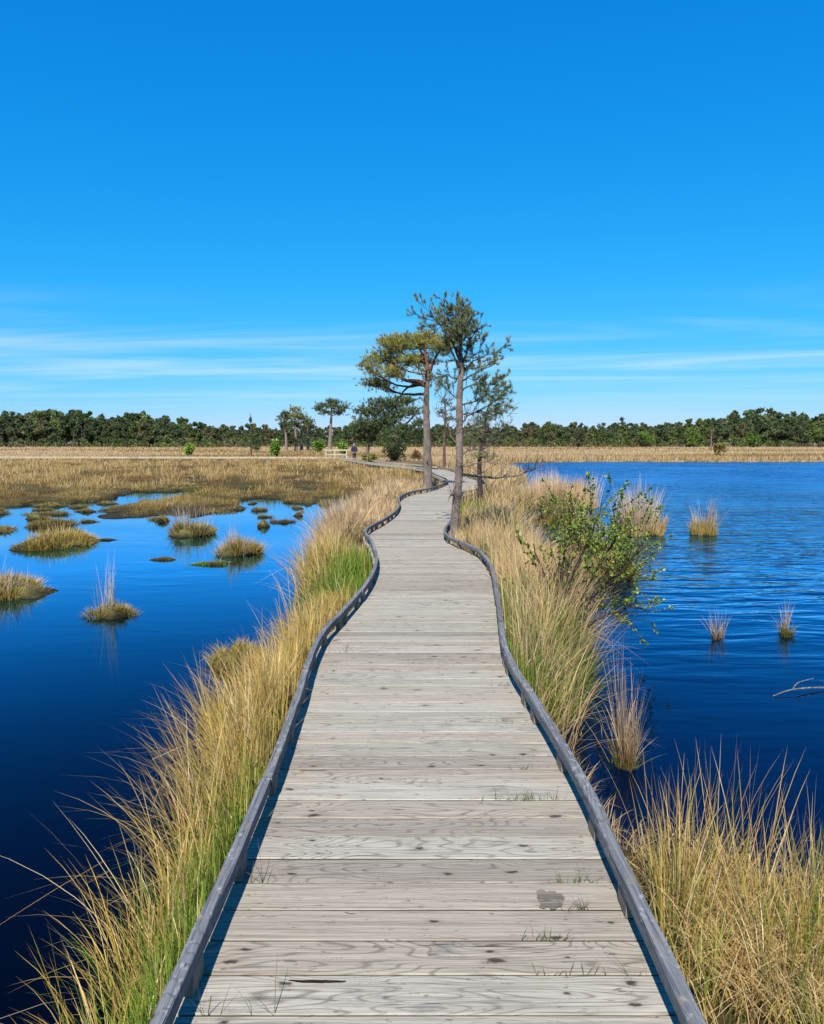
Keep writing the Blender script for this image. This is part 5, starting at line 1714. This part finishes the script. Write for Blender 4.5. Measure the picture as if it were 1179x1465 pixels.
def person(x, y, z):
    t = thing('person', (x, y, z), 'person in a dark navy jacket walking by the far handrail', 'person')

    def skin(name, verts, edges, rad, mat, root=0):
        me = bpy.data.meshes.new(name)
        me.from_pydata(verts, edges, [])
        o = bpy.data.objects.new(name, me)
        COL.objects.link(o)
        o.parent = t
        o.modifiers.new('skin', 'SKIN')
        for i, sv in enumerate(me.skin_vertices[0].data):
            sv.radius = rad[i]
            sv.use_root = (i == root)
        sb = o.modifiers.new('sub', 'SUBSURF')
        sb.levels = sb.render_levels = 2
        me.materials.append(mat)
        return o
    V = [(0, 0, .92), (0, 0, 1.1), (0, 0, 1.32), (0, 0, 1.44), (0, -.01, 1.53), (0, -.02, 1.62), (0, -.01, 1.73),
         (-.19, 0, 1.38), (-.24, .03, 1.12), (-.21, -.08, .90), (-.20, -.12, .80), (.19, 0, 1.38), (.24, -.02, 1.12), (.22, -.14, .92), (.21, -.18, .83),
         (-.10, .02, .86), (-.10, -.03, .48), (-.10, .10, .09), (-.10, -.04, .04), (.10, 0, .86), (.10, .02, .48), (.10, -.12, .09), (.10, -.26, .04)]
    E = [(0, 1), (1, 2), (2, 3), (3, 4), (4, 5), (5, 6), (2, 7), (7, 8), (8, 9), (9, 10), (2, 11), (11, 12), (12, 13), (13, 14), (0, 15), (15, 16), (16, 17), (17, 18), (0, 19), (19, 20), (20, 21), (21, 22)]
    R = [(.15, .11), (.14, .10), (.17, .11), (.09, .08), (.055, .06), (.085, .10), (.07, .09), (.07, .07), (.05, .05), (.04, .04), (.04, .03), (.07, .07), (.05, .05), (.04, .04), (.04, .03),
         (.09, .09), (.065, .07), (.045, .05), (.045, .035), (.09, .09), (.065, .07), (.045, .05), (.045, .035)]
    skin('body', V, E, R, plain_mat('skin', (0.45, 0.28, 0.21), 0.6, 0.05))
    jk = [0, 1, 2, 3, 7, 8, 9, 11, 12, 13]
    mp = {v: i for i, v in enumerate(jk)}
    skin('jacket', [V[i] for i in jk], [(mp[a], mp[b]) for a, b in E if a in mp and b in mp], [(R[i][0] + .03, R[i][1] + .03) for i in jk], plain_mat('navy_cloth', (0.018, 0.02, 0.05), 0.85, 0.2))
    tk = [0, 15, 16, 17, 19, 20, 21]
    mp = {v: i for i, v in enumerate(tk)}
    skin('trousers', [V[i] for i in tk], [(mp[a], mp[b]) for a, b in E if a in mp and b in mp], [(R[i][0] + .018, R[i][1] + .018) for i in tk], plain_mat('dark_trousers', (0.05, 0.045, 0.04), 0.85, 0.2))
    skin('hair', [(0, .01, 1.70), (0, .03, 1.76), (0, .05, 1.66)], [(0, 1), (0, 2)], [(.085, .10), (.07, .085), (.07, .07)], plain_mat('grey_hair', (0.30, 0.26, 0.23), 0.7, 0.2))
    t.rotation_euler = (0, 0, math.radians(25))


person(-5.35, 72.9, -0.28)

# ------------------------------------------------------------------ weeds between the planks
WG = 'weeds sprouting between the planks'
weeds = [(0.437, 3.39, 'grass tuft on the right of the deck, farther of the middle pair', 26, .06), (0.49, 3.56, 'sparse tuft behind the middle pair of deck weeds', 14, .05), (0.53, 3.34, 'grass tuft on the right of the deck, nearer of the middle pair', 26, .07),
         (0.515, 2.72, 'row of short blades by the right kerb near the dark stain', 14, .05), (0.60, 2.70, 'thin upright blades touching the right kerb', 10, .08), (0.53, 2.555, 'tuft with long bent dark blade in front of the stain', 16, .08),
         (0.365, 2.375, 'few bent blades left of the short green tuft', 8, .06), (0.445, 2.375, 'short green tuft two gaps in front of the stain', 14, .06), (0.48, 2.215, 'small tuft in the second nearest gap', 14, .05), (0.40, 2.215, 'three short blades in the second nearest gap', 7, .05),
         (0.665, 2.26, 'two tall bent stems leaning on the right kerb', 5, .12), (-0.53, 2.075, 'two long thin dark stalks by the left kerb in front', 4, .20), (-0.36, 2.06, 'forked thin stalk left in the nearest gap', 4, .15), (-0.50, 2.70, 'dry stalks leaning over the deck by the left kerb', 8, .14),
         (0.565, 4.90, 'faint tuft along the right kerb farther up', 14, .06), (0.54, 4.25, 'tiny sprouts near the right kerb at mid distance', 10, .05), (-0.50, 5.62, 'thin grey stalks beside the left kerb joint', 12, .10)]
for k, (x, y, lab, n, ln) in enumerate(weeds):
    rng = np.random.default_rng(700 + k)
    # root them in the nearest gap between two planks
    yy = round((y + 1.2) / PITCH) * PITCH - 1.2 - 0.004
    mb = MB()
    bx = x + rng.normal(0, 0.03 + 0.001 * n, n)
    bx = np.clip(bx, float(L_EDGE(yy)) + .02, float(R_EDGE(yy)) - .005)
    dry = x < 0 or 'bent' in lab or 'faint' in lab
    pal = np.array([[.16, .17, .07], [.13, .12, .07], [.24, .21, .10]]) if dry else np.array([[.12, .20, .03], [.16, .25, .05], [.09, .15, .03]])
    blades(mb, np.stack([bx, yy + rng.normal(0, .001, n), np.full(n, -.02)], 1), ln * rng.uniform(.5, 1.1, n) + .02, np.full(n, .0030), np.stack([rng.normal(0, .5, n), rng.normal(-.1, .3, n)], 1), pick(rng, pal, n) * .8, pick(rng, pal, n), 5, .3, rng)
    tag(mb.build('weed_tuft', M_GRASS, loc=(x, yy, -.02)), lab, 'weed', WG)
